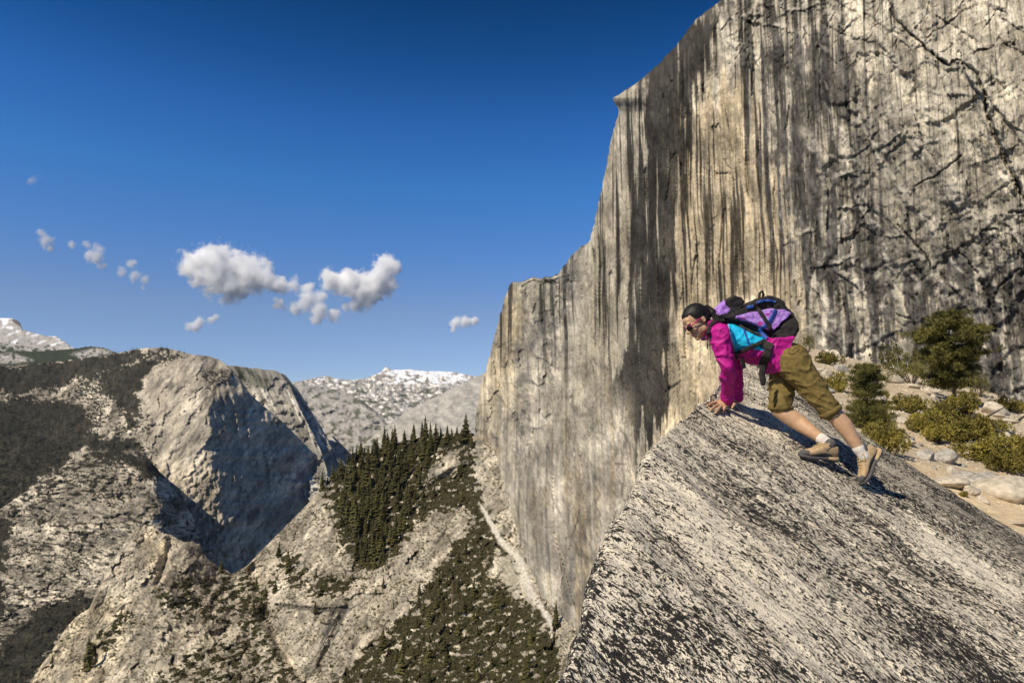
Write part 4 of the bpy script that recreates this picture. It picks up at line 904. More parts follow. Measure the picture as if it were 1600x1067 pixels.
# ---------------------------------------------------------------- shrubs and pines
def blades(C, n_each, ln, wd, r, up_=.0):
    "needle or leaf blades radiating from each centre"
    n = len(C)*n_each; base = np.repeat(C, n_each, 0)
    dr = r.normal(size=(n, 3)); dr[:, 2] += up_; dr /= np.linalg.norm(dr, axis=1)[:, None]
    sd = np.cross(dr, r.normal(size=(n, 3))); sd /= np.linalg.norm(sd, axis=1)[:, None]
    l = ln*r.uniform(.6, 1.2, n)[:, None]; w = wd*r.uniform(.7, 1.2, n)[:, None]
    a = base+dr*l*.1; b_ = base+dr*l*.6+sd*w; c_ = base+dr*l; d_ = base+dr*l*.6-sd*w
    V = np.stack([a, b_, c_, d_], 1).reshape(-1, 3); i = np.arange(n)[:, None]*4
    return V, np.concatenate([i+[0, 1, 2], i+[0, 2, 3]]).reshape(-1, 3)
def shrub_proto(seed, mat, nc=260, ne=9, ln=.10, wd=.022, flat=1.0):
    r = np.random.default_rng(seed); pts = []
    lobes = [(r.uniform(-.62, .62), r.uniform(-.5, .5), r.uniform(.28, .62), r.uniform(.32, .5)) for _ in range(9)]
    for _ in range(nc):
        lx, ly, lz, lr = lobes[int(r.integers(9))]; v = r.normal(size=3); v /= np.linalg.norm(v); q = np.array([lx, ly, lz])+v*lr*r.uniform(.65, 1.05)*[1, 1, .8]
        if q[2] > .02: pts.append(q)
    V, Fc = blades(np.array(pts), ne, ln, wd, r, .5)
    stems = [tube_np([(0, 0, -.1), (lx*.5, ly*.5, lz*.5), (lx, ly, lz)], [.035, .022, .01], 4) for lx, ly, lz, lr in lobes]
    return mesh_np('leaves', V, Fc, None, False, mat), mesh_np('stems', *cat_np(stems), None, True, M_BARK)
SH = [shrub_proto(400+i, M_SHR, 560, 11) for i in range(4)]
SHD = [shrub_proto(420+i, M_DRK, 70, 10, .13, .035) for i in range(2)]
SHP = [shrub_proto(430+i, M_PIN, 130, 16, .17, .010) for i in range(3)]
def put_shrub(px, py, wpx, hpx, protos, k, label, cat='shrub', name='shrub'):
    "px,py = foot of the plant in the photograph's frame; size follows its distance"
    d = gdist(px, py); w = wpx/1067*d/2.0; h = hpx/1067*d
    p = W(px, py, d); o = empty(name, (p[0], p[1], zg(p[0], p[1])-.02), rs.uniform(-.4, .4)); o.scale = (w, w*.9, h)
    for nm, me in zip(('leaves', 'stems'), protos[k % len(protos)]): obj(nm, me, o)
    return tag(o, label, cat)
for q in [(1296,570,46,24,SH,0,'low olive bush beside the rounded white boulder behind the hiker'), (1305,612,42,34,SH,1,'olive bush at the hiker thigh left of the small pine'), (1263,550,26,30,SHP,0,'conifer sprig sticking out behind the hiker hip'),
          (1384,706,72,50,SH,2,'dense round bush at the edge of the slab above the hiker heel'), (1381,628,26,20,SH,3,'little bush touching the right side of the small pine'), (1424,646,72,34,SH,0,'upper left mat shrub below the flat tan boulder'),
          (1466,656,44,30,SH,1,'mat shrub under the young pines right of the upper left mat'), (1440,676,48,26,SH,2,'small mat shrub above the dark grey boulder'), (1468,694,54,34,SH,3,'rounded mat shrub left of the great sprawling shrub'),
          (1516,694,100,54,SH,0,'great sprawling olive shrub below the pines'), (1545,724,112,48,SH,1,'long mat shrub directly above the large pale boulder'), (1600,716,50,40,SH,2,'mat shrub cut by the right frame edge below the log'),
          (1424,600,68,46,SHP,1,'bushy young pine left of the large pine'), (1383,566,60,46,SHD,0,'twiggy dark leaved shrub against the cliff'), (1430,560,54,44,SHD,1,'open dark leaved shrub between twiggy shrub and large pine'),
          (1490,614,44,44,SHP,2,'dense young pine right under the large pine crown'), (1530,620,38,40,SHP,0,'young pine at the right foot of the large pine'), (1508,654,64,46,SH,3,'bright olive shrub below the large pine'),
          (1557,675,42,24,SH,0,'narrow shrub beside the charred log'), (1562,640,34,24,SH,1,'small shrub above the big smooth boulder'), (1588,645,32,24,SH,2,'small shrub near the right edge beside the cliff foot'), (1507,776,16,12,SH,3,'tiny green tuft on the sand'),
          (1494,684,90,40,SH,2,'mat shrub joining the two largest sprawling shrubs'), (1580,738,80,40,SH,0,'mat shrub on the right end of the long mat shrub'), (1452,668,60,30,SH,3,'low mat between the small mat shrub and the pines'), (1490,648,60,30,SH,1,'low bush directly under the young pine crown'),
          (1598,618,34,30,SHP,1,'pine sprig at the right edge under the cliff'), (1340,612,40,30,SHP,2,'pine seedling left of the small pine')]:
    put_shrub(*q[:7])
def pine(name, px, py, hpx, wpx, seed, label, layers, bare=.12, top=1.0, ne=30, ln=.13):
    d = gdist(px, py); h = hpx/1067*d; w = wpx/1067*d/2; r = np.random.default_rng(seed)
    p = W(px, py, d); o = empty(name, (p[0], p[1], zg(p[0], p[1])-.05), 0)
    tr = [(0, 0, 0), (.02*w, 0, h*.35), (-.04*w, .02*w, h*.7), (0, 0, h*.96)]
    obj('trunk', mesh_np('trunk', *tube_np(tr, [h*.022, h*.017, h*.010, h*.004], 7), None, True, M_BARK), o)
    br = []; C = []
    for t, rr, nb in layers:
        for b_ in range(nb):
            an = 2*math.pi*(b_+r.uniform(-.3, .3))/nb+t*9; L_ = rr*w*r.uniform(.7, 1.1); z = h*t
            pts = [(0, 0, z), (math.cos(an)*L_*.5, math.sin(an)*L_*.5, z+h*.01), (math.cos(an)*L_, math.sin(an)*L_, z+h*r.uniform(.0, .05))]
            br.append(tube_np(pts, [h*.006, h*.004, h*.002], 4))
            for s in np.linspace(.3, 1.0, 7):
                for _ in range(3):
                    q = np.array([math.cos(an)*L_*s, math.sin(an)*L_*s, z+h*.02*s])+r.normal(size=3)*[w*.10*s, w*.10*s, h*.010]
                    C.append(q)
    for _ in range(5): C.append(np.array([0, 0, h*r.uniform(.93, 1.0)])+r.normal(size=3)*w*.04)
    obj('branches', mesh_np('branches', *cat_np(br), None, True, M_BARK), o)
    V, Fc = blades(np.array(C), ne, ln*w, .010*w, r, .5)
    obj('needles', mesh_np('needles', V, Fc, None, False, M_PIN if name != 'large' else M_DRK), o)
    tag(o, label, 'pine tree'); return o
pine('pine_tree', 1492, 628, 142, 118, 7, 'large bushy pine standing against the cliff foot at the right', [(.20,.5,4),(.28,.6,5),(.37,.62,5),(.46,.85,5),(.53,1.05,6),(.60,.6,4),(.69,1.05,6),(.76,1.1,6),(.84,.62,5),(.91,.5,4),(.96,.25,3)], ne=42, ln=.15)
pine('pine_tree', 1358, 672, 104, 78, 9, 'small clumpy pine growing between the hiker and the shrubs', [(.12,.95,8),(.22,1.0,8),(.33,.85,7),(.42,.55,5),(.55,.55,5),(.66,.5,5),(.78,.62,6),(.88,.6,6),(.95,.35,4)], ne=34, ln=.2)
# charred log
pts = [(1470,632),(1500,648),(1530,664),(1560,682),(1600,702)]
P3 = []
for x, y in pts:
    d = gdist(x, y); q = W(x, y, d); P3.append((q[0], q[1], zg(q[0], q[1])+.12))
lg = empty('fallen_log', P3[2]); c0 = np.array(P3[2])
tv, tf = tube_np([tuple(np.array(q)-c0) for q in P3], [.05, .11, .13, .12, .06], 8)
obj('trunk', mesh_np('trunk', tv*(1+0*tv), tf, None, True, plain('charred_wood', (.055, .05, .045), .85, .6, 6, .02)), lg)
for s in (-.8, .2, 1.0, 1.6): obj('branch', mesh_np('branch', *tube_np([(s*1.0, -s*.0, .1-.1*s), (s*1.0+.3, -.3, .35)], [.03, .01], 4), None, True, bpy.data.materials['charred_wood']), lg)
tag(lg, 'charred fallen log lying across the hillside above the long mat shrub', 'log')
# ================================================================== clouds (real volumes far behind the ranges)
CLD = 30000.; CU = CLD/1067
def cloud(puffs, label, dens=.010, nz=1.0, seed=0, edge=.42):
    pf = np.array(puffs, float); cx, cy = pf[:, 0].mean(), pf[:, 1].mean(); c = W(cx, cy, CLD)
    loc = [((x-cx), dz*r, -(y-cy), r) for (x, y, r), dz in zip(pf, np.random.default_rng(seed).uniform(-.3, .3, len(pf)))]
    v, f = ico(2); V, Fc = cat_np([(v*r*1.75+[x, y, z], f) for x, y, z, r in loc])
    me = mesh_np('cloud', V, Fc); o = bpy.data.objects.new('tmp', me); COL.objects.link(o)
    md = o.modifiers.new('r', 'REMESH'); md.mode = 'VOXEL'; md.voxel_size = max(pf[:, 2].min()*.3, 1.2)
    dg = bpy.context.evaluated_depsgraph_get(); m2 = bpy.data.meshes.new_from_object(o.evaluated_get(dg)); bpy.data.objects.remove(o)
    m2.name = 'cloud'
    m = bpy.data.materials.new('cloud_vapour'); m.use_nodes = True; nt = m.node_tree; nt.nodes.clear(); L = nt.links.new
    out = N(nt, 'ShaderNodeOutputMaterial'); pv = N(nt, 'ShaderNodeVolumePrincipled'); L(pv.outputs[0], out.inputs['Volume'])
    pv.inputs['Color'].default_value = (1, 1, 1, 1); pv.inputs['Anisotropy'].default_value = -.35
    tc = N(nt, 'ShaderNodeTexCoord'); acc = None
    n1 = N(nt, 'ShaderNodeTexNoise', i_Scale=.085, i_Detail=7.0, i_Roughness=.66); n1.inputs['Distortion'].default_value = .3; L(tc.outputs['Object'], n1.inputs['Vector'])
    w1 = N(nt, 'ShaderNodeTexNoise', i_Scale=.05, i_Detail=3.0); L(tc.outputs['Object'], w1.inputs['Vector'])
    wv = N(nt, 'ShaderNodeVectorMath', operation='SUBTRACT'); L(w1.outputs['Color'], wv.inputs[0]); wv.inputs[1].default_value = (.5, .5, .5)
    ws = N(nt, 'ShaderNodeVectorMath', operation='SCALE'); ws.inputs['Scale'].default_value = float(pf[:, 2].mean())*2.0; L(wv.outputs[0], ws.inputs[0])
    wp = N(nt, 'ShaderNodeVectorMath', operation='ADD'); L(tc.outputs['Object'], wp.inputs[0]); L(ws.outputs[0], wp.inputs[1])
    for x, y, z, r in loc:
        ds = N(nt, 'ShaderNodeVectorMath', operation='DISTANCE'); ds.inputs[1].default_value = (x, y, z); L(wp.outputs[0], ds.inputs[0])
        mr = N(nt, 'ShaderNodeMapRange'); mr.inputs[1].default_value = r*1.6; mr.inputs[2].default_value = 0; mr.inputs[3].default_value = 0; mr.inputs[4].default_value = 1.3
        L(ds.outputs['Value'], mr.inputs[0])
        if acc is None: acc = mr.outputs[0]
        else:
            a = N(nt, 'ShaderNodeMath', operation='SMOOTH_MAX'); a.inputs[2].default_value = .15; L(acc, a.inputs[0]); L(mr.outputs[0], a.inputs[1]); acc = a.outputs[0]
    s = N(nt, 'ShaderNodeMath', operation='SUBTRACT'); L(n1.outputs['Fac'], s.inputs[0]); s.inputs[1].default_value = .5
    ml = N(nt, 'ShaderNodeMath', operation='MULTIPLY'); L(s.outputs[0], ml.inputs[0]); ml.inputs[1].default_value = 2.8*nz
    ad = N(nt, 'ShaderNodeMath', operation='ADD'); L(acc, ad.inputs[0]); L(ml.outputs[0], ad.inputs[1])
    mr = N(nt, 'ShaderNodeMapRange'); mr.inputs[1].default_value = edge+.12; mr.inputs[2].default_value = edge+.8; mr.inputs[3].default_value = 0; mr.inputs[4].default_value = dens
    L(ad.outputs[0], mr.inputs[0]); L(mr.outputs[0], pv.inputs['Density'])
    m2.materials.clear(); m2.materials.append(m)
    o = obj('cloud', m2); o.location = tuple(c); o.scale = (CU, CU, CU); return tag(o, label, 'cloud')
cloud([(300,412,20),(322,405,22),(345,418,28),(372,422,28),(398,432,24),(365,445,24),(338,440,22),(415,434,17),(312,436,14),(425,443,10),(366,471,8),(440,448,8)], 'largest bright puffy cloud left of centre in the sky', .014, .8, 1, .22)
cloud([(436,446,14),(458,446,12),(478,450,12),(482,468,16),(500,462,12),(462,480,12),(436,477,9),(500,486,15),(520,492,11),(494,500,10),(540,480,7)], 'thin ragged cloud between the two bright puffy clouds', .009, .75, 2, .30)
cloud([(521,440,17),(548,446,20),(572,452,24),(596,440,22),(606,422,17),(600,410,14),(566,470,16),(540,436,14)], 'bright puffy cloud with a raised right end', .016, .75, 3, .22)
cloud([(296,509,8),(311,504,9),(327,499,8),(338,494,6),(305,511,8)], 'small flat cloud under the largest puffy cloud', .010, .7, 4, .32)
cloud([(712,504,9),(728,502,10),(742,501,8),(709,514,5)], 'small lone cloud beside the great cliff edge', .012, .55, 5, .28)
cloud([(63,367,10),(74,375,11),(80,387,8)], 'leftmost of the three ragged wisps at the left', .007, .8, 6, .42)
cloud([(110,380,7),(133,384,9),(152,386,10),(152,402,13),(162,416,8),(140,398,8)], 'middle one of the three ragged wisps at the left', .007, .8, 7, .42)
cloud([(190,425,8),(203,412,10),(212,430,10),(226,438,8),(224,447,6)], 'rightmost of the three ragged wisps at the left', .006, .8, 8, .42)
cloud([(47,283,6),(54,281,7),(60,275,4)], 'tiny faint wisp high at the left edge of the sky', .002, .8, 9, .42)
V = np.array([(x, y, z) for z in (-1560, 1350) for y in (-9200, 15200) for x in (-15200, 15200)]); Fb = [(0, 2, 3, 1), (4, 5, 7, 6), (0, 1, 5, 4), (2, 6, 7, 3), (0, 4, 6, 2), (1, 3, 7, 5)]
hm = bpy.data.materials.new('haze'); hm.use_nodes = True; nt = hm.node_tree; nt.nodes.clear(); out = N(nt, 'ShaderNodeOutputMaterial'); pv = N(nt, 'ShaderNodeVolumePrincipled')
pv.inputs['Color'].default_value = (.62, .78, 1, 1); pv.inputs['Density'].default_value = 0.7e-5; nt.links.new(pv.outputs[0], out.inputs['Volume'])
tag(obj('haze', mesh_np('haze', V, Fb, None, False, hm)), 'thin bluish air between the camera and the far mountains', 'haze', kind='stuff')
SC.cycles.volume_bounces = 12; SC.cycles.diffuse_bounces = 2; SC.cycles.max_bounces = 14; SC.cycles.volume_step_rate = 1.5; SC.cycles.volume_max_steps = 128
# ================================================================== the hiker
from mathutils.bvhtree import BVHTree
def capsule(p0, r0, p1, r1, ky=1.0, seg=20, yax=(0, 1, 0)):
    "closed tapered capsule; ky widens it across the body"
    p0, p1 = Vector(p0), Vector(p1); ax = p1-p0; L_ = ax.length; t = ax.normalized() if L_ > 1e-6 else Vector((0, 0, 1))
    yv = Vector(yax); yv = (yv-t*yv.dot(t)); yv = yv.normalized() if yv.length > .1 else t.orthogonal().normalized(); xv = yv.cross(t)
    rings = [(p0-t*r0*math.sin(a), r0*math.cos(a)) for a in (1.5, 1.1, .7, .3)]+[(p0, r0), ((p0+p1)/2, (r0+r1)/2), (p1, r1)]+[(p1+t*r1*math.sin(a), r1*math.cos(a)) for a in (.3, .7, 1.1, 1.5)]
    V = []; Fc = []
    for c, r in rings:
        for j in range(seg):
            q = 2*math.pi*j/seg; V.append(tuple(c+xv*math.cos(q)*r+yv*math.sin(q)*r*ky))
    n = len(rings)
    for i in range(n-1):
        for j in range(seg):
            A = i*seg+j; B = i*seg+(j+1) % seg; Fc += [(A, B, B+seg), (A, B+seg, A+seg)]
    V.append(tuple(rings[0][0])); V.append(tuple(rings[-1][0])); k = len(V)
    for j in range(seg): Fc += [(k-2, (j+1) % seg, j), (k-1, (n-1)*seg+j, (n-1)*seg+(j+1) % seg)]
    return np.array(V), np.array(Fc)
def chain(pts, ky=1.0):
    return [capsule(pts[i][0], pts[i][1], pts[i+1][0], pts[i+1][1], ky) for i in range(len(pts)-1)]
def ell(c, r, M=None):
    v, f = ico(3); v = v*np.array(r)
    if M is not None: v = v@np.array(M.to_3x3()).T
    return v+np.array(c), f
def remesh(name, parts, vox, mat, smooth=3, parent=None, disp=None, fac=.5):
    V, Fc = cat_np(parts); me = mesh_np(name, V, Fc); o = bpy.data.objects.new('tmp', me); COL.objects.link(o)
    md = o.modifiers.new('r', 'REMESH'); md.mode = 'VOXEL'; md.voxel_size = vox
    if smooth: s = o.modifiers.new('s', 'SMOOTH'); s.iterations = smooth; s.factor = fac
    dg = bpy.context.evaluated_depsgraph_get(); m2 = bpy.data.meshes.new_from_object(o.evaluated_get(dg)); bpy.data.objects.remove(o); bpy.data.meshes.remove(me)
    m2.name = name; n = len(m2.vertices); co = np.zeros(n*3, np.float32); m2.vertices.foreach_get('co', co); co = co.reshape(-1, 3)
    if disp:
        nr = np.zeros(n*3, np.float32); m2.vertices.foreach_get('normal', nr); nr = nr.reshape(-1, 3); co = co+nr*disp(co)[:, None]; m2.vertices.foreach_set('co', co.astype(np.float32).ravel())
    m2.polygons.foreach_set('use_smooth', np.ones(len(m2.polygons), bool)); m2.materials.clear()
    for m in (mat if isinstance(mat, list) else [mat]): m2.materials.append(m)
    m2.update()
    return obj(name, m2, parent)
def paint(o, fn):
    "material slot per face from the face centre"
    me = o.data; n = len(me.polygons); c = np.zeros(n*3, np.float32); me.polygons.foreach_get('center', c); c = c.reshape(-1, 3)
    me.polygons.foreach_set('material_index', fn(c).astype(np.int32)); me.update()
def extr(poly, y0, y1, dep=None):
    "side profile given as outline points, extruded across the body"
    import bmesh
    bm = bmesh.new(); d = (y0+y1)/2
    pts = [W(x, y, d) for x, y in poly]
    a = [bm.verts.new((p[0], y0, p[2])) for p in pts]; b = [bm.verts.new((p[0], y1, p[2])) for p in pts]
    n = len(pts); bm.faces.new(a); bm.faces.new(b[::-1])
    for i in range(n): bm.faces.new((a[i], b[i], b[(i+1) % n], a[(i+1) % n]))
    bmesh.ops.triangulate(bm, faces=bm.faces[:]); bmesh.ops.recalc_face_normals(bm, faces=bm.faces[:])
    V = np.array([v.co[:] for v in bm.verts]); Fc = np.array([[v.index for v in f.verts] for f in bm.faces])
    bm.verts.index_update(); Fc = np.array([[v.index for v in f.verts] for f in bm.faces]); V = np.array([v.co[:] for v in bm.verts]); bm.free(); return V, Fc
SKIN = plain('skin', (.52, .32, .185), .5, .10, 40, .0006, .35, .08); LIP = plain('lips', (.42, .17, .13), .45, .1, 40)
MAG = plain('magenta_cloth', (.43, .007, .20), .62, .16, 30, .002, .3); CYA = plain('cyan_cloth', (.012, .42, .66), .6, .12, 30, .002, .3)
KHA = plain('khaki_cloth', (.165, .118, .038), .85, .22, 45, .0015, .15); BLK = plain('black_cloth', (.028, .025, .023), .8, .3, 60, .001, .2)
LIL = plain('lilac_cloth', (.40, .20, .62), .7, .3, 55, .001, .2); BLU = plain('blue_webbing', (.02, .07, .30), .6, .2, 60, .0005, .3)
HAIR = plain('black_hair', (.011, .009, .008), .55, .5, 200, .001, .3); TANL = plain('tan_suede', (.42, .30, .17), .85, .2, 60, .001, .15)
GRYL = plain('grey_rubber', (.085, .08, .078), .75, .3, 60, .001, .2); SOCK = plain('white_sock', (.62, .57, .50), .9, .15, 90, .001, .1)
LENS = plain('dark_lens', (.02, .012, .015), .12, .1, 10, 0, .6); PNK = plain('magenta_plastic', (.45, .02, .14), .3, .05, 10, 0, .5)
GREYW = plain('grey_piping', (.45, .45, .48), .7, .1, 50)
hk = empty('person', (1.9, 4.8, -.4))
hk_parent = hk
def keep(o, parent):                       # children keep their world-space shape
    o.parent = parent; o.matrix_parent_inverse = Matrix.Translation(parent.location).inverted(); return o
PT = lambda x, y, d: Wv(x, y, d)
YC, YL, YR = 4.95, 4.80, 5.11
_sf = grid_faces(*G.shape[:2]); SB = BVHTree.FromPolygons([Vector(v) for v in G.reshape(-1, 3).tolist()], _sf.tolist())
# ---- head frame
hc = PT(1088, 503.5, 4.93); hf = Vector((-.80, -.20, -.58)).normalized(); hu = Vector((-.58, .0, .81)); hl = hu.cross(hf).normalized(); hu = hf.cross(hl).normalized()
HM = Matrix((hf, hl, hu)).transposed()      # columns: forward, left(near side), up
def H(x, y, z): return hc+HM@Vector((x, y, z))
def he(c, r): return ell(H(*c), r, HM)
head = [he((-.012, 0, .035), (.092, .073, .085)), he((.022, 0, -.03), (.062, .056, .085)), he((.045, 0, -.005), (.043, .056, .055)), he((.064, 0, -.098), (.020, .022, .017)),
        he((.050, 0, -.075), (.034, .036, .030)), he((.0, .040, -.062), (.030, .018, .030)), he((.0, -.040, -.062), (.030, .018, .030)),
        he((.058, .036, -.028), (.026, .020, .024)), he((.058, -.036, -.028), (.026, .020, .024)), he((.074, .028, .026), (.012, .024, .010)), he((.074, -.028, .026), (.012, .024, .010)), he((.056, 0, .045), (.026, .048, .036)),
        capsule(H(.086, 0, .012), .008, H(.104, 0, -.026), .0115), he((.094, .011, -.032), (.010, .008, .007)), he((.094, -.011, -.032), (.010, .008, .007)),
        he((.084, 0, -.056), (.011, .022, .0065)), he((.081, 0, -.068), (.012, .019, .0075)),
        he((-.022, .074, -.002), (.017, .007, .030)), he((-.022, -.074, -.002), (.017, .007, .030)), he((-.018, .078, -.022), (.009, .006, .010)), he((-.012, .077, .0), (.006, .008, .012)),
        capsule(H(-.030, 0, -.055), .052, PT(1116, 514, 4.95), .060)]
def finger(k, m, t, r=.0088):
    return [capsule(k, r*1.08, m, r), capsule(m, r, t, r*.86)]
def on(px, py, h=0.0):
    r = Vector(W(px, py, 1.0).tolist()).normalized(); hh_ = SB.ray_cast(Vector((0, 0, 0)), r)[0]
    if hh_ is None or abs(hh_.y-float(pd(px, py))) > .35: hh_ = PT(px, py, float(pd(px, py)))
    return hh_+PNORM*h
def hand(wr, tips, kn, th, thk):
    out = []; K = []
    for (kx, ky_), (tx, ty) in zip(kn, tips):
        k = on(kx, ky_, .030); t = on(tx, ty, .010); m = (k*.45+t*.55)+PNORM*.011; m2 = (k*.15+t*.85)+PNORM*.004
        out += [capsule(k, .0118, m, .0106), capsule(m, .0106, m2, .0098), capsule(m2, .0098, t, .0088)]; K.append(k)
    for k in K: out.append(capsule(wr, .021, k, .0145))
    out += [capsule(K[0], .011, K[1], .011), capsule(K[1], .011, K[2], .011), capsule(K[2], .011, K[3], .011)]
    tk = on(*thk, .022); tt = on(*th, .010); out += [capsule(wr*.6+K[0]*.4, .015, tk, .011), capsule(tk, .011, tt, .0085)]
    return out
wL = on(1131, 637, .052); wR = on(1147, 632, .050)
handL = hand(wL, [(1104, 636), (1109, 643), (1117, 646.5), (1127, 646)], [(1116.5, 635), (1119.5, 638.5), (1124, 640.5), (1130.5, 641)], (1112, 630.5), (1121, 631.5))
handR = hand(wR, [(1124, 627.5), (1129, 633), (1135, 637), (1143, 638.5)], [(1134, 628), (1137, 631), (1141, 633), (1147, 634)], (1131, 623.5), (1139, 624.5))
shL = PT(1126, 522, YL); elL = PT(1137, 573, 4.775); shR = PT(1130, 524, YR); elR = PT(1149, 575, 5.14)
hipL = PT(1238, 566, 4.75); knL = PT(1300, 643, 4.68); anL = PT(1346, 707, 4.635)
hipR = PT(1226, 570, 4.93); knR = PT(1218, 640, 4.88); anR = PT(1290, 690, float(pd(1268, 717))+.03)
body = head+handL+handR+chain([(shL, .045), (elL, .036), (wL, .024)])+chain([(shR, .045), (elR, .036), (wR, .024)])
body += [capsule(PT(1130, 522, YC), .07, PT(1175, 540, 4.93), .085, 1.5), capsule(PT(1175, 540, 4.93), .085, PT(1230, 562, 4.84), .10, 1.35), capsule(PT(1116, 514, YC), .05, PT(1130, 522, YC), .07, 1.3)]
body += chain([(hipL, .085), (knL, .056), (PT(1318, 664, 4.665), .058), (PT(1330, 682, 4.65), .046), (anL, .032)])
body += chain([(hipR, .085), (knR, .060), (PT(1246, 659, 4.84), .060), (PT(1266, 673, (anR.y+4.84)/2), .046), (anR, .031)])
bo = remesh('body', body, .0036, [SKIN, LIP], 2)
def lipf(c):
    q = (c-np.array(hc))@np.array(HM); return ((q[:, 0] > .080) & (np.abs(q[:, 1]) < .024) & (q[:, 2] < -.051) & (q[:, 2] > -.074)).astype(int)
paint(bo, lipf); keep(bo, hk)
tag(hk, 'woman in magenta jacket and khaki shorts leaning on both hands at the slab edge', 'person')
# ---- hair, glasses
hair = [he((-.028, 0, .052), (.092, .079, .080)), he((-.055, 0, .015), (.060, .076, .075)), he((.006, 0, .078), (.062, .060, .036)), he((-.052, .035, -.012), (.035, .036, .035)), he((-.052, -.035, -.012), (.035, .036, .035)),
        capsule(H(-.09, 0, .02), .050, H(-.135, 0, .035), .026), capsule(H(-.135, 0, .035), .024, PT(1113, 489, 4.94), .030), capsule(PT(1113, 489, 4.94), .030, PT(1121, 497, 4.93), .018), capsule(H(.0, .062, .04), .016, H(-.012, .072, .012), .010)]
strand = lambda c: .0028*ridged((c[:, 0]*.5+c[:, 2])*70, c[:, 1]*90, 3., o=2)
keep(remesh('hair', hair, .005, HAIR, 2, None, strand), hk)
gl = []
for s in (1, -1): gl.append(ell(H(.088, s*.034, -.001), (.008, .031, .021), HM@Matrix.Rotation(s*.35, 3, 'Z')))
keep(remesh('sunglasses', gl, .003, LENS, 1), hk); sg = COL.objects['sunglasses'] if 'sunglasses' in COL.objects else None
tm = []
for s in (1, -1): tm += chain([(H(.084, s*.056, .006), .0045), (H(.055, s*.071, .008), .0045), (H(-.015, s*.079, .012), .004)])
tm += [capsule(H(.098, -.012, .008), .003, H(.098, .012, .008), .003)]+[capsule(H(.094, s*.012, .018), .0026, H(.082, s*.056, .016), .0026) for s in (1, -1)]
keep(remesh('glasses_frame', tm, .003, PNK, 1), hk)
hb = H(-.115, 0, .03); sp_ = []; r_ = np.random.default_rng(77)
for i in range(210):                       # combed-back locks from the hairline to the tie
    ph = r_.uniform(-1.5, 1.5); th_ = r_.uniform(.05, .75)
    st = Vector((.062*math.cos(th_*1.1)+.012-abs(ph)*.022, .083*math.sin(ph), .052+.085*math.cos(ph)*(.55+.45*math.sin(th_*2))-.02*abs(ph)))
    pts_ = []
    for t in np.linspace(0, 1, 8):
        q = st*(1-t)+Vector((-.112, .0, .028))*t+Vector((r_.normal()*.0015, r_.normal()*.0015, 0)); dr = Vector((q.x+.028, q.y, q.z-.035)); n_ = math.sqrt((dr.x/.096)**2+(dr.y/.083)**2+(dr.z/.088)**2)+1e-6
        f_ = 1 if t > .85 else 1/n_*(1.01 if t > 0 else .97); pts_.append(H(-.028+dr.x*f_, dr.y*f_, .035+dr.z*f_))
    sp_.append(tube_np(pts_, [.0012]+[.0024]*6+[.0016], 4))
for i in range(60):
    a_ = r_.normal(size=3)*.012; b_ = r_.normal(size=3)*.016
    sp_.append(tube_np([hb+Vector(a_*.5), PT(1112, 487, 4.94)+Vector(a_), PT(1119, 494, 4.92)+Vector(b_), PT(1124, 504+r_.uniform(-3, 4), 4.90)+Vector(b_*1.4)], [.0026, .003, .0026, .001], 4))
hs_ = obj('strands', mesh_np('strands', *cat_np(sp_), None, True, HAIR)); hs_.parent = COL.objects['hair']; hs_.matrix_parent_inverse = Matrix.Identity(4)
# ---- jacket
def wr_j(c):
    fo = lambda a_, b_, c_: np.clip(1-3.2*np.abs(perlin(a_, b_, c_)), 0, 1)**1.5
    a = .009*fo(c[:, 0]*7+c[:, 2]*5, c[:, 2]*10-c[:, 0]*5, c[:, 1]*3)+.006*fo(c[:, 0]*16-c[:, 2]*6, c[:, 2]*9+4, c[:, 1]*4)-.005+.003*fbm(c[:, 0]*30, c[:, 2]*30, c[:, 1]*30, o=2)
    arm = (c[:, 2] < float(PT(1135, 560, 4.9).z)) & (c[:, 0] < float(PT(1165, 560, 4.9).x))
    return np.where(arm, .010*fo(c[:, 0]*5, c[:, 2]*13+c[:, 0]*11, c[:, 1]*3+c[:, 2]*3)+.006*fo(c[:, 0]*14+5, c[:, 2]*6, c[:, 1]*5)-.006+.002*fbm(c[:, 0]*40, c[:, 2]*40, c[:, 1]*30, o=2), a)
sl = lambda S, E, Wr, y: chain([(S, .082), (S*.55+E*.45+Vector((-.008, 0, 0)), .067), (E, .055), (E*.45+Wr*.55, .050), (Wr+(E-Wr)*.17, .044), (Wr+(E-Wr)*.06, .043)])
jk = sl(shL, elL, wL, YL)+sl(shR, elR, wR, YR)
jk += [capsule(PT(1133, 527, YC), .105, PT(1160, 538, YC), .118, 1.45), capsule(PT(1160, 538, YC), .118, PT(1192, 549, 4.92), .108, 1.4), capsule(PT(1192, 549, 4.92), .108, PT(1212, 557, 4.87), .112, 1.4),
       capsule(PT(1112, 513, YC), .062, PT(1133, 524, YC), .095, 1.35)]
jk += [extr([(1194, 532), (1229, 529), (1226, 545), (1212, 583), (1206, 584), (1198, 572), (1190, 560)], 4.72, 5.0)]
jo_ = remesh('jacket', jk, .0065, [MAG, CYA, GREYW], 5, None, wr_j)
PANEL = [(1137,503),(1158,505),(1192,523),(1200,542),(1195,548.5),(1174,545),(1149,551.5),(1141,520)]
def jf(c):
    x, y = proj(c); s = sdpoly(x, y, PANEL); return np.where(s > 0, 1, np.where((s > -.7) & (x < 1152), 2, 0))
paint(jo_, jf); keep(jo_, hk)
col = [extr([(1101,505),(1107,502),(1116,503),(1112,515),(1106,531),(1099,531),(1101,518)], 4.87, 5.02)]
keep(remesh('collar', col, .005, MAG, 5), hk)
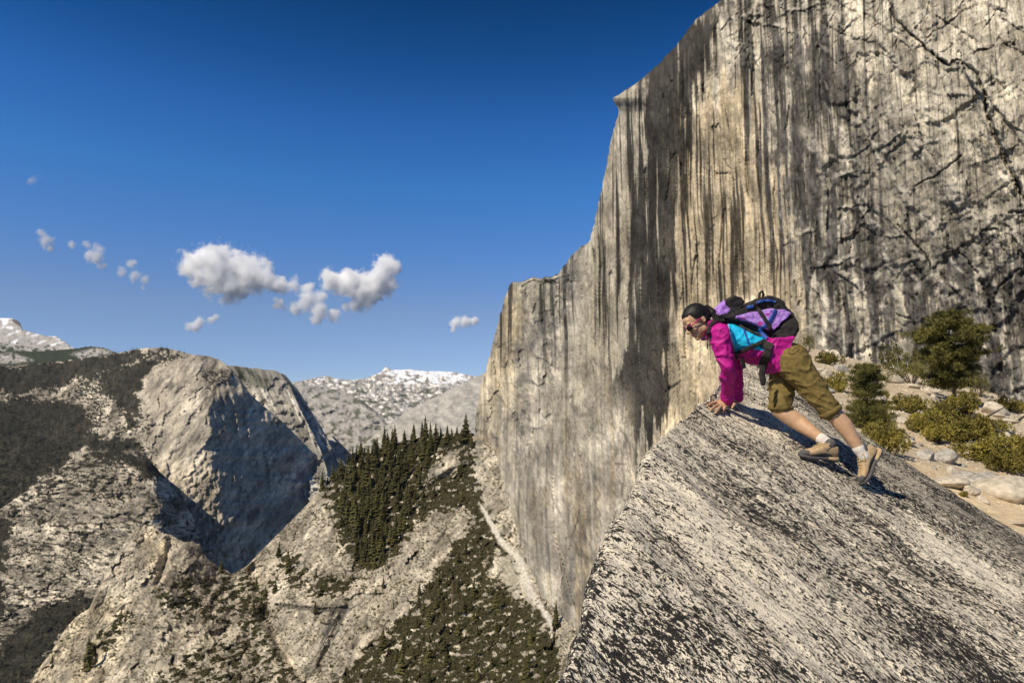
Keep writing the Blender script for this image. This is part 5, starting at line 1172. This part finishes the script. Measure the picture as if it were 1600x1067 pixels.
cuf = [capsule(Wr+(E-Wr)*.16, .050, Wr+(E-Wr)*.06, .046) for E, Wr in ((elL, wL), (elR, wR))]
for c_ in cuf: keep(remesh('cuff', [c_], .006, MAG, 2, None, lambda c: .003*ridged(c[:, 0]*20, c[:, 2]*50, c[:, 1]*20, o=2)), hk)
# ---- shorts
def wr_s(c):
    fo = lambda a_, b_, c_: np.clip(1-3.2*np.abs(perlin(a_, b_, c_)), 0, 1)**1.5
    return .008*fo(c[:, 0]*4-c[:, 2]*3, c[:, 0]*7+c[:, 2]*13, c[:, 1]*3)+.007*fo(c[:, 0]*10+c[:, 2]*4+7, c[:, 2]*8-c[:, 0]*5, c[:, 1]*4)-.007+.0025*fbm(c[:, 0]*28, c[:, 2]*28, c[:, 1]*28, o=2)
sh = [capsule(PT(1224, 556, 4.85), .108, PT(1238, 560, 4.83), .118, 1.25), capsule(hipL+Vector((.01, 0, -.01)), .118, hipL*.5+knL*.5+Vector((.0, 0, 0)), .095), capsule(hipL*.5+knL*.5, .095, PT(1296, 640, 4.68), .076),
      capsule(hipR, .110, hipR*.5+knR*.5, .092), capsule(hipR*.5+knR*.5, .092, PT(1219, 633, 4.88), .083)]
so = remesh('shorts', sh, .0065, KHA, 5, None, wr_s); keep(so, hk)
for (p, q, r) in ((PT(1295, 639, 4.68), PT(1299, 645, 4.68), .0745), (PT(1219.5, 634, 4.88), PT(1219.5, 640, 4.88), .080)):
    ax = (q-p).normalized(); a = ax.orthogonal().normalized(); b = ax.cross(a); V = []; prof = [(0, -.1), (.003, 0), (.003, 1), (0, 1.05), (-.010, 1.02), (-.012, .3)]
    L_ = (q-p).length
    for j in range(40):
        t = 2*math.pi*j/40; wv = .004*math.sin(3*t)+.003*math.sin(7*t+1)
        for dr, u_ in prof: V.append(tuple(p+ax*(u_*L_)+(a*math.cos(t)+b*math.sin(t))*(r+dr+wv)))
    Fc = [(j*6+i, j*6+(i+1) % 6, ((j+1) % 40)*6+(i+1) % 6, ((j+1) % 40)*6+i) for j in range(40) for i in range(6)]
    keep(obj('hem', mesh_np('hem', V, Fc, None, True, KHA)), hk)
# ---- socks and shoes
for kn_, an in ((knL, anL), (knR, anR)):
    t = (an-kn_).normalized()
    keep(remesh('sock', [capsule(an-t*.035, .037, an+t*.03, .038), capsule(an-t*.035, .040, an-t*.022, .040)], .004, SOCK, 2, None, lambda c: .0012*ridged(c[:, 0]*60, c[:, 2]*60, c[:, 1]*60, o=1)), hk)
def shoe(origin, fwd, upv, label):
    f = Vector(fwd).normalized(); u = Vector(upv); u = (u-f*u.dot(f)).normalized(); l = u.cross(f); M = Matrix((f, l, u)).transposed(); q = lambda x, y, z: origin+M@Vector((x, y, z))
    def loftp(sec):
        V = []; Fc = []; n = 18
        for x, w, z0, z1, in sec:
            for j in range(n):
                t = 2*math.pi*j/n; cy = math.copysign(abs(math.cos(t))**.8, math.cos(t)); cz = math.copysign(abs(math.sin(t))**.85, math.sin(t))
                V.append(tuple(q(x, cy*w, (z0+z1)/2+cz*(z1-z0)/2)))
        for i in range(len(sec)-1):
            for j in range(n): A = i*n+j; B = i*n+(j+1) % n; Fc += [(A, A+n, B+n), (A, B+n, B)]
        k = len(V); V += [tuple(q(sec[0][0], 0, (sec[0][2]+sec[0][3])/2)), tuple(q(sec[-1][0], 0, (sec[-1][2]+sec[-1][3])/2))]
        for j in range(n): Fc += [(k, j, (j+1) % n), (k+1, (len(sec)-1)*n+(j+1) % n, (len(sec)-1)*n+j)]
        return np.array(V), np.array(Fc)
    upper = loftp([(-.085, .018, .03, .085), (-.076, .031, .018, .105), (-.055, .036, .016, .112), (-.02, .038, .016, .112), (.02, .039, .016, .108), (.05, .041, .016, .088), (.09, .045, .014, .068), (.13, .044, .014, .054), (.16, .034, .014, .046), (.174, .018, .018, .038)])
    sole = loftp([(-.094, .018, .0, .030), (-.085, .031, -.014, .030), (-.05, .037, -.016, .028), (-.01, .036, -.008, .022), (.03, .036, -.006, .020), (.08, .046, -.014, .021), (.13, .046, -.012, .022), (.165, .034, -.004, .026), (.184, .016, .004, .030)])
    sp = remesh('shoe', [upper], .004, [TANL, GRYL], 3)
    Mi = np.array(M)
    def sf(c):
        p = (c-np.array(origin))@Mi; x, z = p[:, 0], p[:, 2]
        sw = (z < .034+.012*np.sin(x*30+1)) & (x > -.05) & (x < .13)
        toe = (x > .132) & (z < .050); heel = (x < -.05) & (z > .096)
        return (sw | toe | heel).astype(int)
    paint(sp, sf); keep(sp, hk); so_ = remesh('sole', [sole], .004, [GRYL, TANL], 2)
    def sf2(c):
        p = (c-np.array(origin))@Mi; return ((p[:, 2] > .004) & (p[:, 0] < -.01)).astype(int)
    paint(so_, sf2)
    for o_ in (so_,): keep(o_, sp); o_.matrix_parent_inverse = Matrix.Identity(4)
    la = [capsule(q(x, -.020, z), .0028, q(x+.012, .020, z-.004), .0028) for x, z in ((.028, .105), (.044, .095), (.060, .085), (.078, .077))]+[capsule(q(x+.012, -.020, z), .0028, q(x, .020, z-.002), .0028) for x, z in ((.028, .104), (.044, .094), (.060, .084))]
    la += chain([(q(.03, .018, .106), .0026), (q(.0, .045, .112), .0026), (q(.035, .050, .085), .0026), (q(.045, .02, .098), .0026)])
    lo = remesh('laces', la, .0026, plain('lace', (.50, .38, .2), .8, .1, 50), 0); keep(lo, sp); lo.matrix_parent_inverse = Matrix.Identity(4)
    co = remesh('shoe_collar', [capsule(q(-.028, 0, .098), .037, q(-.034, 0, .106), .037)], .004, GRYL, 2); keep(co, sp); co.matrix_parent_inverse = Matrix.Identity(4)
    return sp
# left shoe pushes on its toe, right shoe rests its forefoot on the rock
onp = lambda x, y, h: PT(x, y, float(pd(x, y)))+PNORM*h
tL = onp(1346, 757, .006); fL = Vector((-.51, -.06, -.86)); shoe(tL-fL.normalized()*.176-Vector((-.86, 0, .51))*.012, fL, (-.86, .05, .51), 'L')
fR = Vector((-.985, -.12, .10)); cR = onp(1268, 717.5, .012); shoe(cR-fR.normalized()*.085, fR, (.10, -.1, .98), 'R')
# ---------------------------------------------------------------- backpack (worn, so a thing of its own)
bp_ = empty('backpack', tuple(PT(1180, 510, 4.95)))
C2 = lambda L_: [(1050+x*.15, 440+y*.15) for x, y in L_]
wr_p = lambda c: .010*fbm(c[:, 0]*11, c[:, 2]*13, c[:, 1]*9, o=3)+.004*ridged(c[:, 0]*26, c[:, 2]*30, c[:, 1]*14, o=2)
mb = remesh('pack_body', [extr(C2([(520,392),(600,335),(720,272),(800,222),(880,182),(960,165),(1040,185),(1110,225),(1138,285),(1205,335),(1243,420),(1245,510),(1205,590),(1130,660),(1040,722),(985,700),(960,640),(880,545),(760,485),(640,425),(560,410)]), 4.85, 5.06)], .007, BLK, 14, None, wr_p); keep(mb, bp_)
lid = remesh('lid', [extr(C2([(440,330),(470,262),(540,205),(620,172),(680,190),(722,232),(705,285),(620,335),(540,392),(475,392)]), 4.86, 5.05)], .006, [LIL, BLK], 8, None, wr_p)
paint(lid, lambda c: (sdpoly(*proj(c), C2([(380,200),(545,190),(560,240),(610,285),(570,330),(480,350),(450,420),(380,420)])) < 0).astype(int)); keep(lid, bp_)
pan = remesh('side_pocket', [extr(C2([(610,392),(720,352),(880,322),(1000,308),(1100,318),(1182,350),(1130,400),(1068,440),(1015,515),(970,530),(900,505),(780,458),(680,420)]), 4.818, 5.09)], .006, [LIL, GREYW, plain('magenta_print', (.42, .02, .22), .7, .3, 60)], 5, None, wr_p)
def pf_(c):
    x, y = proj(c); n = fbm(x/3., y/1.1, 3., o=2); a = np.where((np.sin(y*1.9-x*.42) > .88) & (n > .0), 1, 0)
    m = np.minimum(np.minimum(np.hypot((x-1188)/5, (y-506)/3), np.hypot((x-1158)/7, (y-498)/1.6)), np.hypot((x-1200)/4, (y-491)/1.6)); return np.where((m < 1) & (n > -.25), 2, a)
paint(pan, pf_); keep(pan, bp_)
bot = remesh('bottom_pocket', [extr(C2([(1010,540),(1080,470),(1150,420),(1215,390),(1246,450),(1246,520),(1205,592),(1130,660),(1045,722),(1000,700),(975,640),(980,580)]), 4.825, 5.085)], .007, BLK, 8, None, wr_p); keep(bot, bp_)
topp = remesh('top_roll', [capsule(PT(1187, 473, 4.86), .034, PT(1187, 473, 5.05), .034), capsule(PT(1200, 472, 4.87), .034, PT(1200, 472, 5.04), .034), capsule(PT(1212, 478, 4.87), .03, PT(1212, 478, 5.04), .03), capsule(PT(1176, 478, 4.88), .03, PT(1176, 478, 5.03), .03)], .007, BLK, 4, None, wr_p); keep(topp, bp_)
# straps are laid onto the cloth they cross
def bvh_of(objs):
    V = []; P = []; k = 0
    for o in objs:
        V += [v.co.copy() for v in o.data.vertices]; P += [tuple(i+k for i in p.vertices) for p in o.data.polygons]; k = len(V)
    return BVHTree.FromPolygons(V, P)
BV = bvh_of([jo_, mb, lid, pan, bot, topp, so])
def strap(name, pts, w, mat, lift=.004, th=.003, parent=bp_, sc=True):
    P = np.array(C2(pts) if sc else pts, float); seg = np.hypot(*np.diff(P, axis=0).T); cs = np.concatenate([[0], np.cumsum(seg)]); n = max(int(cs[-1]/1.5), 3)
    t = np.linspace(0, cs[-1], n); X = np.interp(t, cs, P[:, 0]); Y = np.interp(t, cs, P[:, 1]); k = np.ones(5)/5
    Xs = np.convolve(np.pad(X, 2, 'edge'), k, 'valid'); Ys = np.convolve(np.pad(Y, 2, 'edge'), k, 'valid'); Xs[[0, -1]] = X[[0, -1]]; Ys[[0, -1]] = Y[[0, -1]]
    tx, ty = np.gradient(Xs), np.gradient(Ys); l = np.hypot(tx, ty)+1e-9; nx, ny = -ty/l, tx/l; D = np.zeros((n, 4)); XX = np.zeros((n, 4)); YY = np.zeros((n, 4))
    for i in range(n):
        for j, s in enumerate((-.5, -.17, .17, .5)):
            x, y = Xs[i]+nx[i]*s*w, Ys[i]+ny[i]*s*w; r = Vector(W(x, y, 1.0).tolist()).normalized(); h = BV.ray_cast(Vector((0, 0, 0)), r)
            D[i, j] = h[0].y if h[0] is not None else np.nan; XX[i, j], YY[i, j] = x, y
    m = np.nanmedian(D); D = np.where(np.isnan(D), m, D); D = np.minimum(D, np.median(D, 1)[:, None]+.01)
    dm = D.min(1); dm2 = np.convolve(np.pad(dm, 2, 'edge'), k, 'valid'); D = np.minimum(D, dm2[:, None]+.006)-lift
    A = W(XX, YY, D-th); B_ = W(XX, YY, D+th)
    V = np.concatenate([A, B_[:, ::-1]], 1).reshape(-1, 3); Fc = [(i*8+j, i*8+(j+1) % 8, (i+1)*8+(j+1) % 8, (i+1)*8+j) for i in range(n-1) for j in range(8)]
    Fc += [(0, 1, 6, 7), (1, 2, 5, 6), (2, 3, 4, 5)]+[((n-1)*8+a, (n-1)*8+b, (n-1)*8+c, (n-1)*8+d_) for a, b, c, d_ in ((7, 6, 1, 0), (6, 5, 2, 1), (5, 4, 3, 2))]
    return keep(obj(name, mesh_np(name, V, Fc, None, True, mat)), parent)
strap('strap', [(870,245),(930,330),(1000,440),(1062,552)], 6.0, BLK, .012)
strap('strap', [(1082,292),(1050,360),(1010,425),(950,480),(905,512)], 5.4, BLU, .007)
strap('strap', [(880,222),(940,200),(1010,195),(1080,212)], 3.4, BLU, .006)
strap('strap', [(775,275),(812,262),(850,258)], 5.0, BLU, .006)
strap('strap', [(545,405),(640,425),(760,485),(860,535),(925,560)], 4.0, BLK, .006)
strap('strap', [(905,512),(950,552),(990,590)], 6.0, BLU, .012)
strap('strap', [(705,430),(745,485),(775,570),(805,668)], 3.0, BLU, .005)
strap('shoulder_strap', [(545,400),(470,400),(410,435),(378,500),(372,560),(385,605)], 5.4, BLK, .012, .007)
strap('shoulder_strap', [(660,752),(735,722),(830,680),(905,645),(975,610)], 6.6, BLK, .010, .006)
strap('waist_belt', [(1010,705),(985,770),(955,850),(935,905)], 14, BLK, .010, .006)
strap('waist_belt', [(940,640),(985,660),(1040,690)], 13, BLK, .012, .006)
strap('strap', [(660,745),(665,790),(690,800)], 5, BLK, .010, .005)
strap('buckle', [(722,800),(745,850),(752,905)], 6.0, plain('grey_webbing', (.09, .09, .08), .7), .010, .005)
hs = tube_np([PT(1192, 572, 4.74), PT(1191, 585, 4.72), PT(1193, 594, 4.72), PT(1192, 602, 4.73)], [.022, .024, .022, .016], 8); hs = (hs[0]*[1, .25, 1]+[0, 4.73*.75, 0], hs[1]); keep(obj('hanging_strap', mesh_np('hanging_strap', *hs, None, True, BLK)), bp_)
keep(obj('haul_loop', mesh_np('haul_loop', *tube_np([PT(1186, 469, 4.94), PT(1187, 458, 4.95), PT(1191, 455, 4.95), PT(1193, 460, 4.96), PT(1191, 468, 4.97)], [.010, .010, .010, .010, .010], 6), None, True, BLK)), bp_)
keep(obj('cord_loop', mesh_np('cord_loop', *tube_np([PT(1229, 492, 4.9), PT(1238, 492, 4.9), PT(1243, 500, 4.9), PT(1236, 502, 4.9), PT(1230, 497, 4.9)], [.005, .006, .007, .006, .005], 6), None, True, BLK)), bp_)
keep(obj('cord', mesh_np('cord', *tube_np([PT(1105, 528, 4.86), PT(1105, 536, 4.86), PT(1105.5, 545, 4.86)], [.003, .003, .006], 6), None, True, BLK)), hk)
tag(bp_, 'black and lilac hiking backpack with blue straps worn on the woman back', 'backpack')
# pocket flap on the shorts
BV = bvh_of([so]); strap('pocket_flap', [(1212,738),(1260,752),(1320,700)], 2.2, KHA, .003, .004, hk)
strap('pocket_flap', [(1215,712),(1262,728),(1312,684)], 8, KHA, .002, .003, hk)
for o in list(COL.objects):
    if o.name.startswith('glasses_frame'): o.parent = bpy.data.objects['sunglasses']; o.matrix_parent_inverse = Matrix.Identity(4)
